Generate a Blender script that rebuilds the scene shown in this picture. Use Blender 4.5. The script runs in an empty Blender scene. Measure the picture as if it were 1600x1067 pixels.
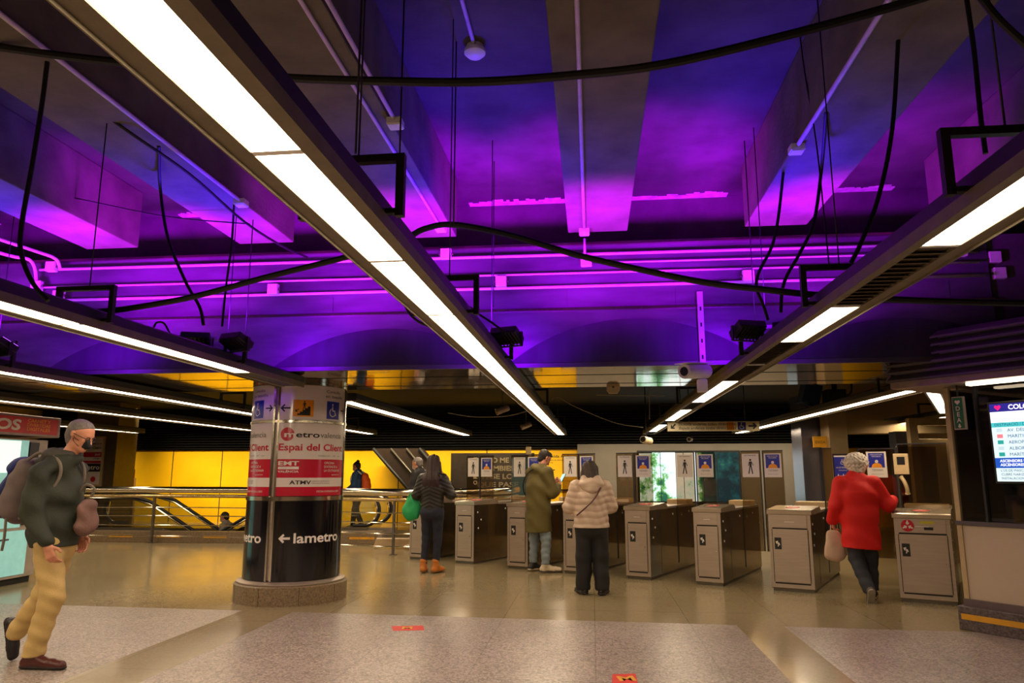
import bpy, bmesh, math, random
import numpy as np
from mathutils import Vector, Matrix, noise as mnoise

random.seed(7)
C = bpy.context.scene.collection
sc = bpy.context.scene
R = math.radians

# ------------------------------------------------------------------ camera
CAM_H = 1.40
F_PX, VPX, VPY = 1150.0, 925.0, 741.0
TH = math.atan((VPY - 533.5) / F_PX)
YAW = math.atan((VPX - 800) * math.cos(TH) / F_PX)
cam_d = bpy.data.cameras.new('camera')
cam = bpy.data.objects.new('camera', cam_d)
C.objects.link(cam)
cam.location = (0, 0, CAM_H)
cam.rotation_euler = (math.pi / 2 + TH, 0, YAW)
cam_d.sensor_width = 36.0
cam_d.lens = 36.0 * F_PX / 1600.0
cam_d.clip_start = 0.05
sc.camera = cam

# ------------------------------------------------------------------ world and exposure
wd = bpy.data.worlds.new('world')
wd.use_nodes = True
wd.node_tree.nodes['Background'].inputs[0].default_value = (0.006, 0.005, 0.008, 1)
wd.node_tree.nodes['Background'].inputs[1].default_value = 1.0
sc.world = wd
sc.view_settings.view_transform = 'Standard'
sc.view_settings.look = 'None'
sc.view_settings.gamma = 1.0
sc.view_settings.exposure = 0.0
sc.view_settings.use_curve_mapping = False
sc.cycles.use_denoising = True
sc.cycles.max_bounces = 7
sc.cycles.diffuse_bounces = 3
sc.cycles.glossy_bounces = 4
sc.cycles.transmission_bounces = 6
sc.cycles.transparent_max_bounces = 10
sc.cycles.caustics_reflective = False
sc.cycles.caustics_refractive = False
sc.cycles.sample_clamp_indirect = 4.0
sc.cycles.blur_glossy = 0.5

DIFF_STRENGTH = 22.0           # fluorescent troffers
DIFF_COL = (1.0, 0.79, 0.52)

# violet floodlights standing on top of the light troffers (two heads in each pair)
HL = 0.93                      # height of the troffer diffusers above the camera
LX = lambda k: HL * (-1.01 + 2.52 * k)      # x of troffer run k
FLOOD_Y = 6.0
RUN = {0: (-0.925, 0.0115), 1: (1.475, -0.007), -1: (-3.34, 0.0185), -2: (-5.62, 0.028), -3: (-7.95, 0.045), 2: (3.91, -0.0316), 3: (6.62, -0.06)}   # x at the camera and drift per metre
def RX(k, Y):
    a, s = RUN.get(k, (LX(k), 0.0)); return a + s * Y
def spot(name, loc, aim, power, col, ang, blend=0.6, size=0.14):
    l = bpy.data.lights.new(name, 'SPOT')
    l.energy = power
    l.color = col
    l.spot_size = R(ang)
    l.spot_blend = blend
    l.shadow_soft_size = size
    o = bpy.data.objects.new(name, l)
    C.objects.link(o)
    o.location = loc
    o.rotation_euler = (Vector(aim) - Vector(loc)).to_track_quat('-Z', 'Y').to_euler()
    return o
for k in (-2, -1, 0, 1):
    x = RX(k, FLOOD_Y)
    y = FLOOD_Y - (0.0 if k != 1 else 0.05)
    spot('flood_beam', (x - 0.28, y, 2.74), (x - 1.0, y + 0.9, 4.1), 400, (0.48, 0.0, 0.95), 102, 0.9)
    spot('flood_beam', (x + 0.28, y, 2.74), (x + 1.0, y + 0.9, 4.1), 400, (0.48, 0.0, 0.95), 102, 0.9)
    spot('flood_wash', (x, y - 0.1, 2.76), (x, y - 0.35, 4.1), 190, (0.05, 0.0, 1.0), 125, 1.0)
    spot('flood_wash', (x, y + 0.02, 2.70), (x, 7.25, 3.42), 120, (0.26, 0.0, 1.0), 112, 0.5)

# added area lamps without fixtures, brightening the far yellow and grey wall from above
for wx, ww, pw in ((-8.4, 15.0, 225), (2.9, 6.5, 62)):
    l = bpy.data.lights.new('added_wall_fill', 'AREA'); l.shape = 'RECTANGLE'; l.size = ww; l.size_y = 0.12; l.energy = pw; l.color = (1.0, 0.82, 0.5); l.spread = R(72)
    o = bpy.data.objects.new('added_wall_fill', l); C.objects.link(o); o.location = (wx, 19.6, 3.22)
    o.rotation_euler = (Vector((wx, 21.3, 0.8)) - Vector(o.location)).to_track_quat('-Z', 'Y').to_euler()

# ------------------------------------------------------------------ picture helpers: a pixel of the photo to a point on a real plane
_fw = Vector((-math.sin(YAW) * math.cos(TH), math.cos(YAW) * math.cos(TH), math.sin(TH)))
_rt = Vector((math.cos(YAW), math.sin(YAW), 0))
_up = _rt.cross(_fw)
def _ray(x, y): return _fw * F_PX + _rt * (x - 800) + _up * (533.5 - y)
def at(x, y, Y=None, z=None, X=None):
    d = _ray(x, y)
    o = Vector((0, 0, CAM_H))
    if Y is not None: return o + d * (Y / d.y)
    if X is not None: return o + d * (X / d.x)
    return o + d * ((z - CAM_H) / d.z)

# ------------------------------------------------------------------ materials
def lin(c):
    c = c / 255.0
    return c / 12.92 if c <= 0.04045 else ((c + 0.055) / 1.055) ** 2.4
def rgb(r, g, b): return (lin(r), lin(g), lin(b), 1.0)
_M = {}
def mat(name, col, rough=0.6, metal=0.0, var=0.12, scale=8.0, bump=0.0, bscale=60.0, emit=0.0, emcol=None,
        coat=0.0, stretch=(1, 1, 1), alpha=1.0, spec=0.5, detail=4.0, rvar=0.0):
    if name in _M: return _M[name]
    m = bpy.data.materials.new(name)
    m.use_nodes = True
    nt = m.node_tree
    b = nt.nodes['Principled BSDF']
    b.inputs['Roughness'].default_value = rough
    b.inputs['Metallic'].default_value = metal
    b.inputs['Specular IOR Level'].default_value = spec
    if coat: b.inputs['Coat Weight'].default_value = coat; b.inputs['Coat Roughness'].default_value = 0.08
    tc = nt.nodes.new('ShaderNodeTexCoord')
    mp = nt.nodes.new('ShaderNodeMapping')
    mp.inputs['Scale'].default_value = stretch
    nt.links.new(tc.outputs['Object'], mp.inputs['Vector'])
    n = nt.nodes.new('ShaderNodeTexNoise')
    n.inputs['Scale'].default_value = scale
    n.inputs['Detail'].default_value = detail
    nt.links.new(mp.outputs['Vector'], n.inputs['Vector'])
    cr = nt.nodes.new('ShaderNodeValToRGB')
    cr.color_ramp.elements[0].position = 0.3
    cr.color_ramp.elements[1].position = 0.7
    cr.color_ramp.elements[0].color = tuple(c * (1 - var) for c in col[:3]) + (1,)
    cr.color_ramp.elements[1].color = tuple(min(1, c * (1 + var)) for c in col[:3]) + (1,)
    nt.links.new(n.outputs['Fac'], cr.inputs['Fac'])
    nt.links.new(cr.outputs['Color'], b.inputs['Base Color'])
    if rvar:
        mr = nt.nodes.new('ShaderNodeMapRange')
        mr.inputs['To Min'].default_value = max(0.02, rough - rvar)
        mr.inputs['To Max'].default_value = rough + rvar
        nt.links.new(n.outputs['Fac'], mr.inputs['Value'])
        nt.links.new(mr.outputs['Result'], b.inputs['Roughness'])
    if bump:
        n2 = nt.nodes.new('ShaderNodeTexNoise')
        n2.inputs['Scale'].default_value = bscale
        n2.inputs['Detail'].default_value = 3
        nt.links.new(mp.outputs['Vector'], n2.inputs['Vector'])
        bp = nt.nodes.new('ShaderNodeBump')
        bp.inputs['Strength'].default_value = bump
        bp.inputs['Distance'].default_value = 0.01
        nt.links.new(n2.outputs['Fac'], bp.inputs['Height'])
        nt.links.new(bp.outputs['Normal'], b.inputs['Normal'])
    if emit:
        b.inputs['Emission Color'].default_value = (emcol or col[:3]) + (1,) if len(emcol or col[:3]) == 3 else (emcol or col)
        b.inputs['Emission Strength'].default_value = emit
    if alpha < 1: b.inputs['Alpha'].default_value = alpha
    if emit: m.cycles.emission_sampling = 'FRONT' if emit > 5 else 'NONE'
    _M[name] = m
    return m

steel = mat('brushed_steel', rgb(178, 160, 146), 0.38, 0.5, 0.06, 3, 0.03, 90, stretch=(1, 1, 14), rvar=0.05)
steel_side = mat('polished_steel_side', rgb(150, 138, 118), 0.2, 0.95, 0.08, 2, 0.02, 20, stretch=(1, 1, 6), rvar=0.06)
chrome = mat('chrome_tube', rgb(215, 205, 185), 0.16, 1.0, 0.05, 5)
steel_dark = mat('dull_steel', rgb(105, 98, 88), 0.4, 0.7, 0.1, 6)
dark_slot = mat('dark_gap', rgb(16, 14, 14), 0.7)
black_metal = mat('black_painted_metal', rgb(24, 22, 24), 0.5, 0.0, 0.2, 6)
flange_m = mat('troffer_flange', rgb(120, 108, 88), 0.6, 0.1, 0.15, 9, 0.1, 120)
rubber = mat('black_rubber', rgb(12, 11, 14), 0.55)
concrete = mat('ceiling_concrete', rgb(84, 76, 80), 0.85, 0, 0.3, 2.6, 0.5, 14, detail=9)
beam_m = mat('beam_concrete', rgb(112, 104, 94), 0.8, 0, 0.28, 3.2, 0.4, 30, detail=10)
plaster_w = mat('whitewash_plaster', rgb(215, 200, 205), 0.8, 0, 0.25, 12, 0.3, 60)
panel_m = mat('galvanised_panel', rgb(96, 90, 104), 0.38, 0.4, 0.35, 1.3, 0.06, 30, stretch=(1, 1, 5), detail=8, rvar=0.1)
arch_m = mat('dark_arch_plate', rgb(66, 60, 78), 0.5, 0.5, 0.2, 1.1, 0.03, 12, stretch=(5, 1, 1))
soffit_m = mat('mirror_soffit', rgb(205, 190, 165), 0.07, 1.0, 0.05, 1.5, 0.12, 3.2)
conduit_m = mat('pale_conduit', rgb(232, 220, 225), 0.45, 0.2, 0.1, 10)
white_pl = mat('white_plastic', rgb(240, 236, 232), 0.4, 0, 0.05, 10)
yellow_m = mat('yellow_wall_panel', rgb(242, 186, 16), 0.32, 0, 0.1, 1.2, 0.03, 8, detail=5)
yellow_pt = mat('yellow_paint', rgb(225, 160, 30), 0.5)
grey_wall = mat('grey_wall_panel', rgb(130, 121, 115), 0.45, 0.1, 0.07, 2)
louvre_m = mat('dark_louvre', rgb(21, 20, 20), 0.4, 0.3, 0.15, 6)
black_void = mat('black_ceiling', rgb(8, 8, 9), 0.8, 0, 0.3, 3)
granite = mat('brown_granite', rgb(128, 108, 82), 0.45, 0, 0.45, 55, 0.05, 90, detail=6)
granite_d = mat('dark_granite', rgb(92, 80, 78), 0.4, 0, 0.55, 48, 0.05, 90, detail=6)
white_en = mat('white_enamel', rgb(232, 218, 214), 0.22, 0, 0.03, 3, coat=0.4)
crimson = mat('crimson_vinyl', rgb(195, 14, 50), 0.25, 0, 0.04, 4, coat=0.4)
black_en = mat('black_enamel', rgb(10, 10, 18), 0.14, 0, 0.2, 4, coat=0.5)
ink = mat('black_ink', rgb(20, 18, 22), 0.5)
ink_grey = mat('grey_ink', rgb(95, 85, 85), 0.5)
white_ink = mat('white_ink', rgb(235, 225, 220), 0.45)
blue_vin = mat('blue_vinyl', rgb(28, 40, 150), 0.35)
orange_vin = mat('orange_vinyl', rgb(238, 150, 20), 0.4)
red_vin = mat('red_vinyl', rgb(215, 38, 30), 0.5)
paper = mat('white_paper', rgb(225, 215, 205), 0.6, 0, 0.03, 6)
skin = mat('skin', rgb(205, 140, 112), 0.5, 0, 0.06, 14)
def glass_mat(name, tint, alpha):
    m = bpy.data.materials.new(name); m.use_nodes = True
    nt = m.node_tree; nt.nodes.clear()
    out = nt.nodes.new('ShaderNodeOutputMaterial')
    mx = nt.nodes.new('ShaderNodeMixShader')
    tr = nt.nodes.new('ShaderNodeBsdfTransparent'); tr.inputs[0].default_value = tint
    gl = nt.nodes.new('ShaderNodeBsdfGlossy'); gl.inputs['Roughness'].default_value = 0.04
    gl.inputs['Color'].default_value = (0.9, 0.88, 0.85, 1)
    fr = nt.nodes.new('ShaderNodeFresnel'); fr.inputs[0].default_value = 1.5
    ad = nt.nodes.new('ShaderNodeMath'); ad.operation = 'ADD'; ad.inputs[1].default_value = alpha
    nt.links.new(fr.outputs[0], ad.inputs[0])
    nt.links.new(ad.outputs[0], mx.inputs[0]); nt.links.new(tr.outputs[0], mx.inputs[1]); nt.links.new(gl.outputs[0], mx.inputs[2])
    nt.links.new(mx.outputs[0], out.inputs[0])
    return m
smoked = glass_mat('smoked_glass', (0.62, 0.55, 0.44, 1), 0.02)
clear = glass_mat('clear_glass', (0.8, 0.82, 0.82, 1), 0.02)
kiosk_glass = glass_mat('kiosk_glass', (0.55, 0.57, 0.62, 1), 0.03)
diffuser_m = mat('lit_diffuser', (1, 1, 1, 1), 0.5, emit=DIFF_STRENGTH, emcol=DIFF_COL)

# ------------------------------------------------------------------ mesh helpers
class MB:
    def __init__(s): s.bm = bmesh.new(); s.slot = 0
    def _f(s, vs, smooth=False):
        try:
            f = s.bm.faces.new(vs); f.smooth = smooth; f.material_index = s.slot; return f
        except ValueError: return None
    def box(s, lo, hi, M=None, bev=0.0):
        x0, y0, z0 = lo; x1, y1, z1 = hi
        n0 = len(s.bm.faces)
        co = [(x0, y0, z0), (x1, y0, z0), (x1, y1, z0), (x0, y1, z0), (x0, y0, z1), (x1, y0, z1), (x1, y1, z1), (x0, y1, z1)]
        v = [s.bm.verts.new((M @ Vector(c)) if M else c) for c in co]
        fs = [s._f([v[i] for i in q]) for q in ((0, 3, 2, 1), (4, 5, 6, 7), (0, 1, 5, 4), (1, 2, 6, 5), (2, 3, 7, 6), (3, 0, 4, 7))]
        if bev > 0:
            es = list({e for f in fs for e in f.edges})
            bmesh.ops.bevel(s.bm, geom=es, offset=bev, segments=2, affect='EDGES', profile=0.6)
        return s
    def poly(s, pts, smooth=False): s._f([s.bm.verts.new(p) for p in pts], smooth); return s
    def prism(s, pts, vec):
        vec = Vector(vec)
        a = [s.bm.verts.new(p) for p in pts]; b = [s.bm.verts.new(Vector(p) + vec) for p in pts]
        n = len(pts)
        s._f(a[::-1]); s._f(b)
        for i in range(n): s._f([a[i], a[(i + 1) % n], b[(i + 1) % n], b[i]])
        return s
    def tube(s, pts, r, n=8, caps=True, closed=False):
        pts = [Vector(p) for p in pts]
        rs = r if isinstance(r, (list, tuple)) else [r] * len(pts)
        rings = []; prev = None
        L = len(pts)
        for i, p in enumerate(pts):
            if closed: t = (pts[(i + 1) % L] - pts[i - 1]).normalized()
            else: t = (pts[min(i + 1, L - 1)] - pts[max(i - 1, 0)]).normalized()
            if prev is None:
                a = Vector((0, 0, 1)) if abs(t.z) < 0.9 else Vector((1, 0, 0))
                u = t.cross(a).normalized()
            else: u = (prev - t * prev.dot(t)).normalized()
            prev = u; w = t.cross(u)
            rings.append([s.bm.verts.new(p + (u * math.cos(2 * math.pi * k / n) + w * math.sin(2 * math.pi * k / n)) * rs[i]) for k in range(n)])
        for i in range(L if closed else L - 1):
            a, b = rings[i], rings[(i + 1) % L]
            for k in range(n): s._f([a[k], a[(k + 1) % n], b[(k + 1) % n], b[k]], True)
        if caps and not closed: s._f(rings[0][::-1]); s._f(rings[-1])
        return s
    def lathe(s, prof, c=(0, 0, 0), n=32, a0=0.0, a1=2 * math.pi, M=None):
        full = abs(a1 - a0 - 2 * math.pi) < 1e-6
        m = n if full else n + 1
        rings = []
        for r, z in prof:
            row = []
            for k in range(m):
                a = a0 + (a1 - a0) * k / n
                p = Vector((c[0] + r * math.cos(a), c[1] + r * math.sin(a), c[2] + z))
                row.append(s.bm.verts.new(M @ p if M else p))
            rings.append(row)
        for i in range(len(rings) - 1):
            for k in range(n):
                s._f([rings[i][k], rings[i][(k + 1) % m], rings[i + 1][(k + 1) % m], rings[i + 1][k]], True)
        return s
    def build(s, name, m, parent=None, world=False, sharp=40):
        bmesh.ops.remove_doubles(s.bm, verts=s.bm.verts, dist=1e-5)
        bmesh.ops.recalc_face_normals(s.bm, faces=s.bm.faces)
        for e in s.bm.edges:
            if len(e.link_faces) == 2 and e.calc_face_angle(0) > R(sharp): e.smooth = False
        me = bpy.data.meshes.new(name)
        s.bm.to_mesh(me); s.bm.free()
        for mm in (m if isinstance(m, (list, tuple)) else [m]): me.materials.append(mm)
        o = bpy.data.objects.new(name, me)
        C.objects.link(o)
        if parent is not None:
            if world:
                chain = []; q = parent
                while q: chain.append(q.matrix_basis.copy()); q = q.parent
                M = Matrix.Identity(4)
                for c in reversed(chain): M = M @ c
                me.transform(M.inverted())
            o.parent = parent
        return o
def set_origin(o):
    """a top-level mesh gets its origin at the centre of its base"""
    vs = [v.co for v in o.data.vertices]
    mn = Vector([min(v[i] for v in vs) for i in range(3)]); mx = Vector([max(v[i] for v in vs) for i in range(3)])
    c = Vector(((mn.x + mx.x) / 2, (mn.y + mx.y) / 2, mn.z))
    o.data.transform(Matrix.Translation(-c)); o.location = c
    return o
def tag(o, label=None, cat=None, group=None, kind=None):
    if label: o['label'] = label
    if cat: o['category'] = cat
    if group: o['group'] = group
    if kind: o['kind'] = kind
    return o
def thing(name, label, cat, loc=(0, 0, 0), rz=0.0, group=None):
    o = bpy.data.objects.new(name, None)
    o.empty_display_size = 0.1
    C.objects.link(o); o.location = loc; o.rotation_euler = (0, 0, rz)
    return tag(o, label, cat, group)
def solo(mb, name, m, label, cat, group=None):
    return tag(set_origin(mb.build(name, m)), label, cat, group)
def struct(mb, name, m): return tag(mb.build(name, m), kind='structure')
def copy_tree(o, parent=None):
    c = o.copy(); C.objects.link(c); c.parent = parent
    for ch in list(o.children): copy_tree(ch, c)
    return c
def smooth_path(pts, n=8):
    pts = [Vector(p) for p in pts]
    P = [pts[0] * 2 - pts[1]] + pts + [pts[-1] * 2 - pts[-2]]
    out = []
    for i in range(1, len(P) - 2):
        for k in range(n):
            t = k / n
            a, b, c, d = P[i - 1], P[i], P[i + 1], P[i + 2]
            out.append(0.5 * ((2 * b) + (-a + c) * t + (2 * a - 5 * b + 4 * c - d) * t * t + (-a + 3 * b - 3 * c + d) * t ** 3))
    out.append(pts[-1])
    return out

# ------------------------------------------------------------------ lettering
def text_verts(s, h, bold=0.0, shear=0.0, width=None, align='LEFT', spacing=1.0):
    cu = bpy.data.curves.new('t', 'FONT')
    cu.body = s; cu.size = h / 0.7; cu.offset = bold * h; cu.shear = shear; cu.resolution_u = 3
    cu.space_character = spacing
    o = bpy.data.objects.new('t', cu); C.objects.link(o)
    dg = bpy.context.evaluated_depsgraph_get(); dg.update()
    me = o.evaluated_get(dg).to_mesh()
    vs = [v.co.copy() for v in me.vertices]; fs = [list(p.vertices) for p in me.polygons]
    o.evaluated_get(dg).to_mesh_clear()
    bpy.data.objects.remove(o); bpy.data.curves.remove(cu)
    if not vs: return [], []
    x0 = min(v.x for v in vs); x1 = max(v.x for v in vs)
    k = (width / (x1 - x0)) if width else 1.0
    off = {'LEFT': x0, 'CENTER': (x0 + x1) / 2, 'RIGHT': x1}[align]
    return [Vector(((v.x - off) * k, v.y, 0)) for v in vs], fs
def text_mb(s, h, M, mb=None, **kw):
    """lettering in the plane of matrix M (x to the right, y up, z out of the surface)"""
    mb = mb or MB()
    vs, fs = text_verts(s, h, **kw)
    bv = [mb.bm.verts.new(M @ v) for v in vs]
    for f in fs: mb._f([bv[i] for i in f])
    return mb
def frame(o, x, y):
    """matrix with origin o, x axis along x, y axis up y"""
    x = Vector(x).normalized(); y = Vector(y).normalized(); z = x.cross(y).normalized(); y = z.cross(x)
    M = Matrix((x, y, z)).transposed().to_4x4(); M.translation = Vector(o)
    return M
def flat_poly(mb, M, pts, d=0.0):
    mb._f([mb.bm.verts.new(M @ Vector((p[0], p[1], d))) for p in pts]); return mb
def rect(mb, M, x0, y0, x1, y1, d=0.0): return flat_poly(mb, M, [(x0, y0), (x1, y0), (x1, y1), (x0, y1)], d)
def disc(mb, M, cx, cy, r, d=0.0, n=24, ry=None):
    return flat_poly(mb, M, [(cx + r * math.cos(2 * math.pi * k / n), cy + (ry or r) * math.sin(2 * math.pi * k / n)) for k in range(n)], d)
def arrow(mb, M, cx, cy, L, ang, d=0.0, w=0.16):
    """an open-headed arrow of length L pointing at angle ang"""
    ca, sa = math.cos(ang), math.sin(ang)
    T = lambda x, y: (cx + x * ca - y * sa, cy + x * sa + y * ca)
    h = w * L / 2
    flat_poly(mb, M, [T(-L / 2, -h), T(L / 2 - 1.2 * h, -h), T(L / 2 - 1.2 * h, h), T(-L / 2, h)], d)
    q = h * 1.3; e = L * .40
    for s in (1, -1):
        pts = [T(L / 2, 0), T(L / 2 - e, s * e), T(L / 2 - e - q, s * (e - q)), T(L / 2 - 2 * q, 0)]
        flat_poly(mb, M, pts if s > 0 else pts[::-1], d + .0002)
    return mb
def ped_figure(mb, M, cx, cy, h, d=0.0):
    """a walking figure, height h, centred"""
    k = h
    disc(mb, M, cx, cy + .43 * k, .07 * k, d, 12)
    flat_poly(mb, M, [(cx - .09 * k, cy + .33 * k), (cx + .09 * k, cy + .33 * k), (cx + .07 * k, cy + .0 * k), (cx - .07 * k, cy + .0 * k)], d)
    flat_poly(mb, M, [(cx - .07 * k, cy), (cx + .0 * k, cy), (cx - .1 * k, cy - .47 * k), (cx - .17 * k, cy - .45 * k)], d)
    flat_poly(mb, M, [(cx + .0 * k, cy), (cx + .07 * k, cy), (cx + .15 * k, cy - .45 * k), (cx + .08 * k, cy - .48 * k)], d)
    flat_poly(mb, M, [(cx + .06 * k, cy + .32 * k), (cx + .1 * k, cy + .3 * k), (cx + .2 * k, cy + .08 * k), (cx + .16 * k, cy + .06 * k)], d)
    flat_poly(mb, M, [(cx - .1 * k, cy + .3 * k), (cx - .06 * k, cy + .32 * k), (cx - .12 * k, cy + .04 * k), (cx - .16 * k, cy + .06 * k)], d)
    return mb
def wheelchair(mb, M, cx, cy, h, d=0.0):
    """the wheelchair symbol"""
    k = h
    disc(mb, M, cx - .06 * k, cy + .42 * k, .075 * k, d, 12)
    flat_poly(mb, M, [(cx - .11 * k, cy + .32 * k), (cx - .02 * k, cy + .32 * k), (cx + .0 * k, cy + .02 * k), (cx - .1 * k, cy + .02 * k)], d)
    flat_poly(mb, M, [(cx - .1 * k, cy + .02 * k), (cx - .1 * k, cy - .06 * k), (cx + .2 * k, cy - .06 * k), (cx + .2 * k, cy + .02 * k)], d)
    flat_poly(mb, M, [(cx + .12 * k, cy - .06 * k), (cx + .2 * k, cy - .06 * k), (cx + .32 * k, cy - .36 * k), (cx + .23 * k, cy - .36 * k)], d)
    n = 18
    for i in range(n):
        a = R(110) + R(250) * i / n; b = R(110) + R(250) * (i + 1) / n
        r0, r1 = .25 * k, .31 * k; ox, oy = cx - .04 * k, cy - .15 * k
        flat_poly(mb, M, [(ox + r0 * math.cos(a), oy + r0 * math.sin(a)), (ox + r1 * math.cos(a), oy + r1 * math.sin(a)),
                          (ox + r1 * math.cos(b), oy + r1 * math.sin(b)), (ox + r0 * math.cos(b), oy + r0 * math.sin(b))], d)
    return mb

# ================================================================== THE SETTING
Y_PANEL = 7.25; Y_BACK = 21.3; Z_SLAB = 4.36; Z_BEAM = 3.75; Z_SOF = 2.48; Y_SOFB = 9.0
X_L, X_R, Y_F = -17.0, 8.6, -6.0

def floor_mats():
    out = []
    for nm, c1, c2, rough, sp in (('polished_granite_floor', rgb(146, 130, 100), rgb(164, 147, 116), 0.15, 60), ('terrazzo_floor', rgb(84, 75, 69), rgb(204, 187, 176), 0.30, 62)):
        m = bpy.data.materials.new(nm); m.use_nodes = True
        nt = m.node_tree; b = nt.nodes['Principled BSDF']
        tc = nt.nodes.new('ShaderNodeTexCoord')
        v = nt.nodes.new('ShaderNodeTexVoronoi'); v.inputs['Scale'].default_value = sp
        n = nt.nodes.new('ShaderNodeTexNoise'); n.inputs['Scale'].default_value = 1.1; n.inputs['Detail'].default_value = 8
        n3 = nt.nodes.new('ShaderNodeTexNoise'); n3.inputs['Scale'].default_value = sp * 1.3; n3.inputs['Detail'].default_value = 5
        for q in (v, n, n3): nt.links.new(tc.outputs['Object'], q.inputs['Vector'])
        br = nt.nodes.new('ShaderNodeTexBrick')
        br.offset = 0.0; br.inputs['Scale'].default_value = 1.0
        br.inputs['Brick Width'].default_value = 0.9; br.inputs['Row Height'].default_value = 0.9
        br.inputs['Mortar Size'].default_value = 0.006
        br.inputs['Color1'].default_value = (1, 1, 1, 1); br.inputs['Color2'].default_value = (0.93, 0.93, 0.93, 1); br.inputs['Mortar'].default_value = (0.72, 0.72, 0.72, 1)
        nt.links.new(tc.outputs['Object'], br.inputs['Vector'])
        mix = nt.nodes.new('ShaderNodeMix'); mix.data_type = 'RGBA'
        mix.inputs['A'].default_value = c1; mix.inputs['B'].default_value = c2
        ad = nt.nodes.new('ShaderNodeMath'); ad.operation = 'MULTIPLY_ADD'; ad.inputs[1].default_value = 0.8
        cr = nt.nodes.new('ShaderNodeMapRange'); cr.inputs['From Min'].default_value = 0.32; cr.inputs['From Max'].default_value = 0.68
        sr = nt.nodes.new('ShaderNodeSeparateColor'); nt.links.new(v.outputs['Color'], sr.inputs[0]); mxx = nt.nodes.new('ShaderNodeMath'); mxx.operation = 'MULTIPLY_ADD'; mxx.inputs[1].default_value = 0.45; nt.links.new(sr.outputs[0], mxx.inputs[0]); nt.links.new(n3.outputs['Fac'], mxx.inputs[2]); cr.inputs['From Min'].default_value = 0.42; cr.inputs['From Max'].default_value = 1.02; nt.links.new(mxx.outputs[0], cr.inputs['Value'])
        mm = nt.nodes.new('ShaderNodeMath'); mm.operation = 'MULTIPLY'; mm.inputs[1].default_value = 0.2
        nt.links.new(n.outputs['Fac'], mm.inputs[0])
        nt.links.new(cr.outputs['Result'], ad.inputs[0]); nt.links.new(mm.outputs[0], ad.inputs[2])
        nt.links.new(ad.outputs[0], mix.inputs['Factor'])
        mu = nt.nodes.new('ShaderNodeMix'); mu.data_type = 'RGBA'; mu.blend_type = 'MULTIPLY'; mu.inputs['Factor'].default_value = 1
        nt.links.new(mix.outputs['Result'], mu.inputs['A']); nt.links.new(br.outputs['Color'], mu.inputs['B'])
        nt.links.new(mu.outputs['Result'], b.inputs['Base Color'])
        rr = nt.nodes.new('ShaderNodeMapRange'); rr.inputs['To Min'].default_value = rough * 0.7; rr.inputs['To Max'].default_value = rough * 1.5
        nt.links.new(n.outputs['Fac'], rr.inputs['Value']); nt.links.new(rr.outputs['Result'], b.inputs['Roughness'])
        out.append(m)
    return out
f_pol, f_ter = floor_mats()

# floor: a grid of cells; cell kinds: polished bands, paler terrazzo fields, the escalator well left open
WELL = (-14.6, -4.55, 15.2, 19.0)
xs = sorted({X_L, WELL[0], -4.55, -3.66, -3.10, 1.33, 1.76, X_R})
ys = [Y_F, 7.6, WELL[2], WELL[3], Y_BACK + 0.6]
mb = MB()
ysl = lambda x, y: y - 0.045 * (x + 1) if y == 7.6 else y
for i in range(len(xs) - 1):
    for j in range(len(ys) - 1):
        xa, xb, ya, yb = xs[i], xs[i + 1], ys[j], ys[j + 1]
        if WELL[0] <= xa and xb <= WELL[1] and ya == WELL[2]: continue
        mb.slot = 1 if (j == 0 and not (-3.7 < xa < -3.6 or 1.3 < xa < 1.4)) else 0
        mb.poly([(xa, ysl(xa, ya), 0), (xb, ysl(xb, ya), 0), (xb, ysl(xb, yb), 0), (xa, ysl(xa, yb), 0)])
struct(mb, 'floor', [f_pol, f_ter])
mb = MB()     # the well's sides and its lower floor
x0, x1, y0, y1 = WELL
mb.poly([(x0, y0, 0), (x1, y0, 0), (x1, y0, -4), (x0, y0, -4)]); mb.poly([(x0, y1, 0), (x1, y1, 0), (x1, y1, -4), (x0, y1, -4)])
mb.poly([(x0, y0, 0), (x0, y1, 0), (x0, y1, -4), (x0, y0, -4)]); mb.poly([(x1, y0, 0), (x1, y1, 0), (x1, y1, -4), (x1, y0, -4)])
mb.poly([(x0, y0, -4), (x1, y0, -4), (x1, y1, -4), (x0, y1, -4)])
struct(mb, 'trim_1', mat('well_plaster', rgb(150, 128, 88), 0.6))

# concrete slab with downstand beams
mb = MB(); mb.box((X_L, Y_F, Z_SLAB), (X_R, 7.95, Z_SLAB + 0.2)); struct(mb, 'ceiling', concrete)
BEAMS = [0.10 + 1.70 * k for k in range(-9, 5)]
n = 0
for bx in BEAMS:
    mb = MB(); mb.box((bx - 0.29, Y_F, Z_BEAM), (bx + 0.29, 7.0, Z_SLAB - 0.001), bev=0.012)
    n += 1
    struct(mb, 'ceiling_beam', beam_m)
# thin pale mortar edge where each bay of the slab meets the end wall
mb = MB()
for i in range(len(BEAMS) - 1):
    a, b = BEAMS[i] + 0.30, BEAMS[i + 1] - 0.30
    pts = []
    x = a
    while x < b:
        w = random.uniform(0.03, 0.09); t = random.uniform(0.07, 0.16)
        mb.box((x, 7.75 - t, Z_SLAB - 0.012), (min(b, x + w), 7.75, Z_SLAB - 0.0015)); x += w
struct(mb, 'trim_2', plaster_w)
# end wall above the beams and the deep downstand that carries the steel panel
mb = MB(); mb.box((X_L, 7.33, Z_SOF + 0.02), (X_R, 7.55, 3.70)); struct(mb, 'wall_downstand', concrete)
mb = MB(); mb.box((X_L, 7.75, 3.50), (X_R, 7.95, Z_SLAB - 0.002)); mb.box((X_L, 7.551, 3.50), (X_R, 7.7499, 3.69)); struct(mb, 'wall_end', concrete)

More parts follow.
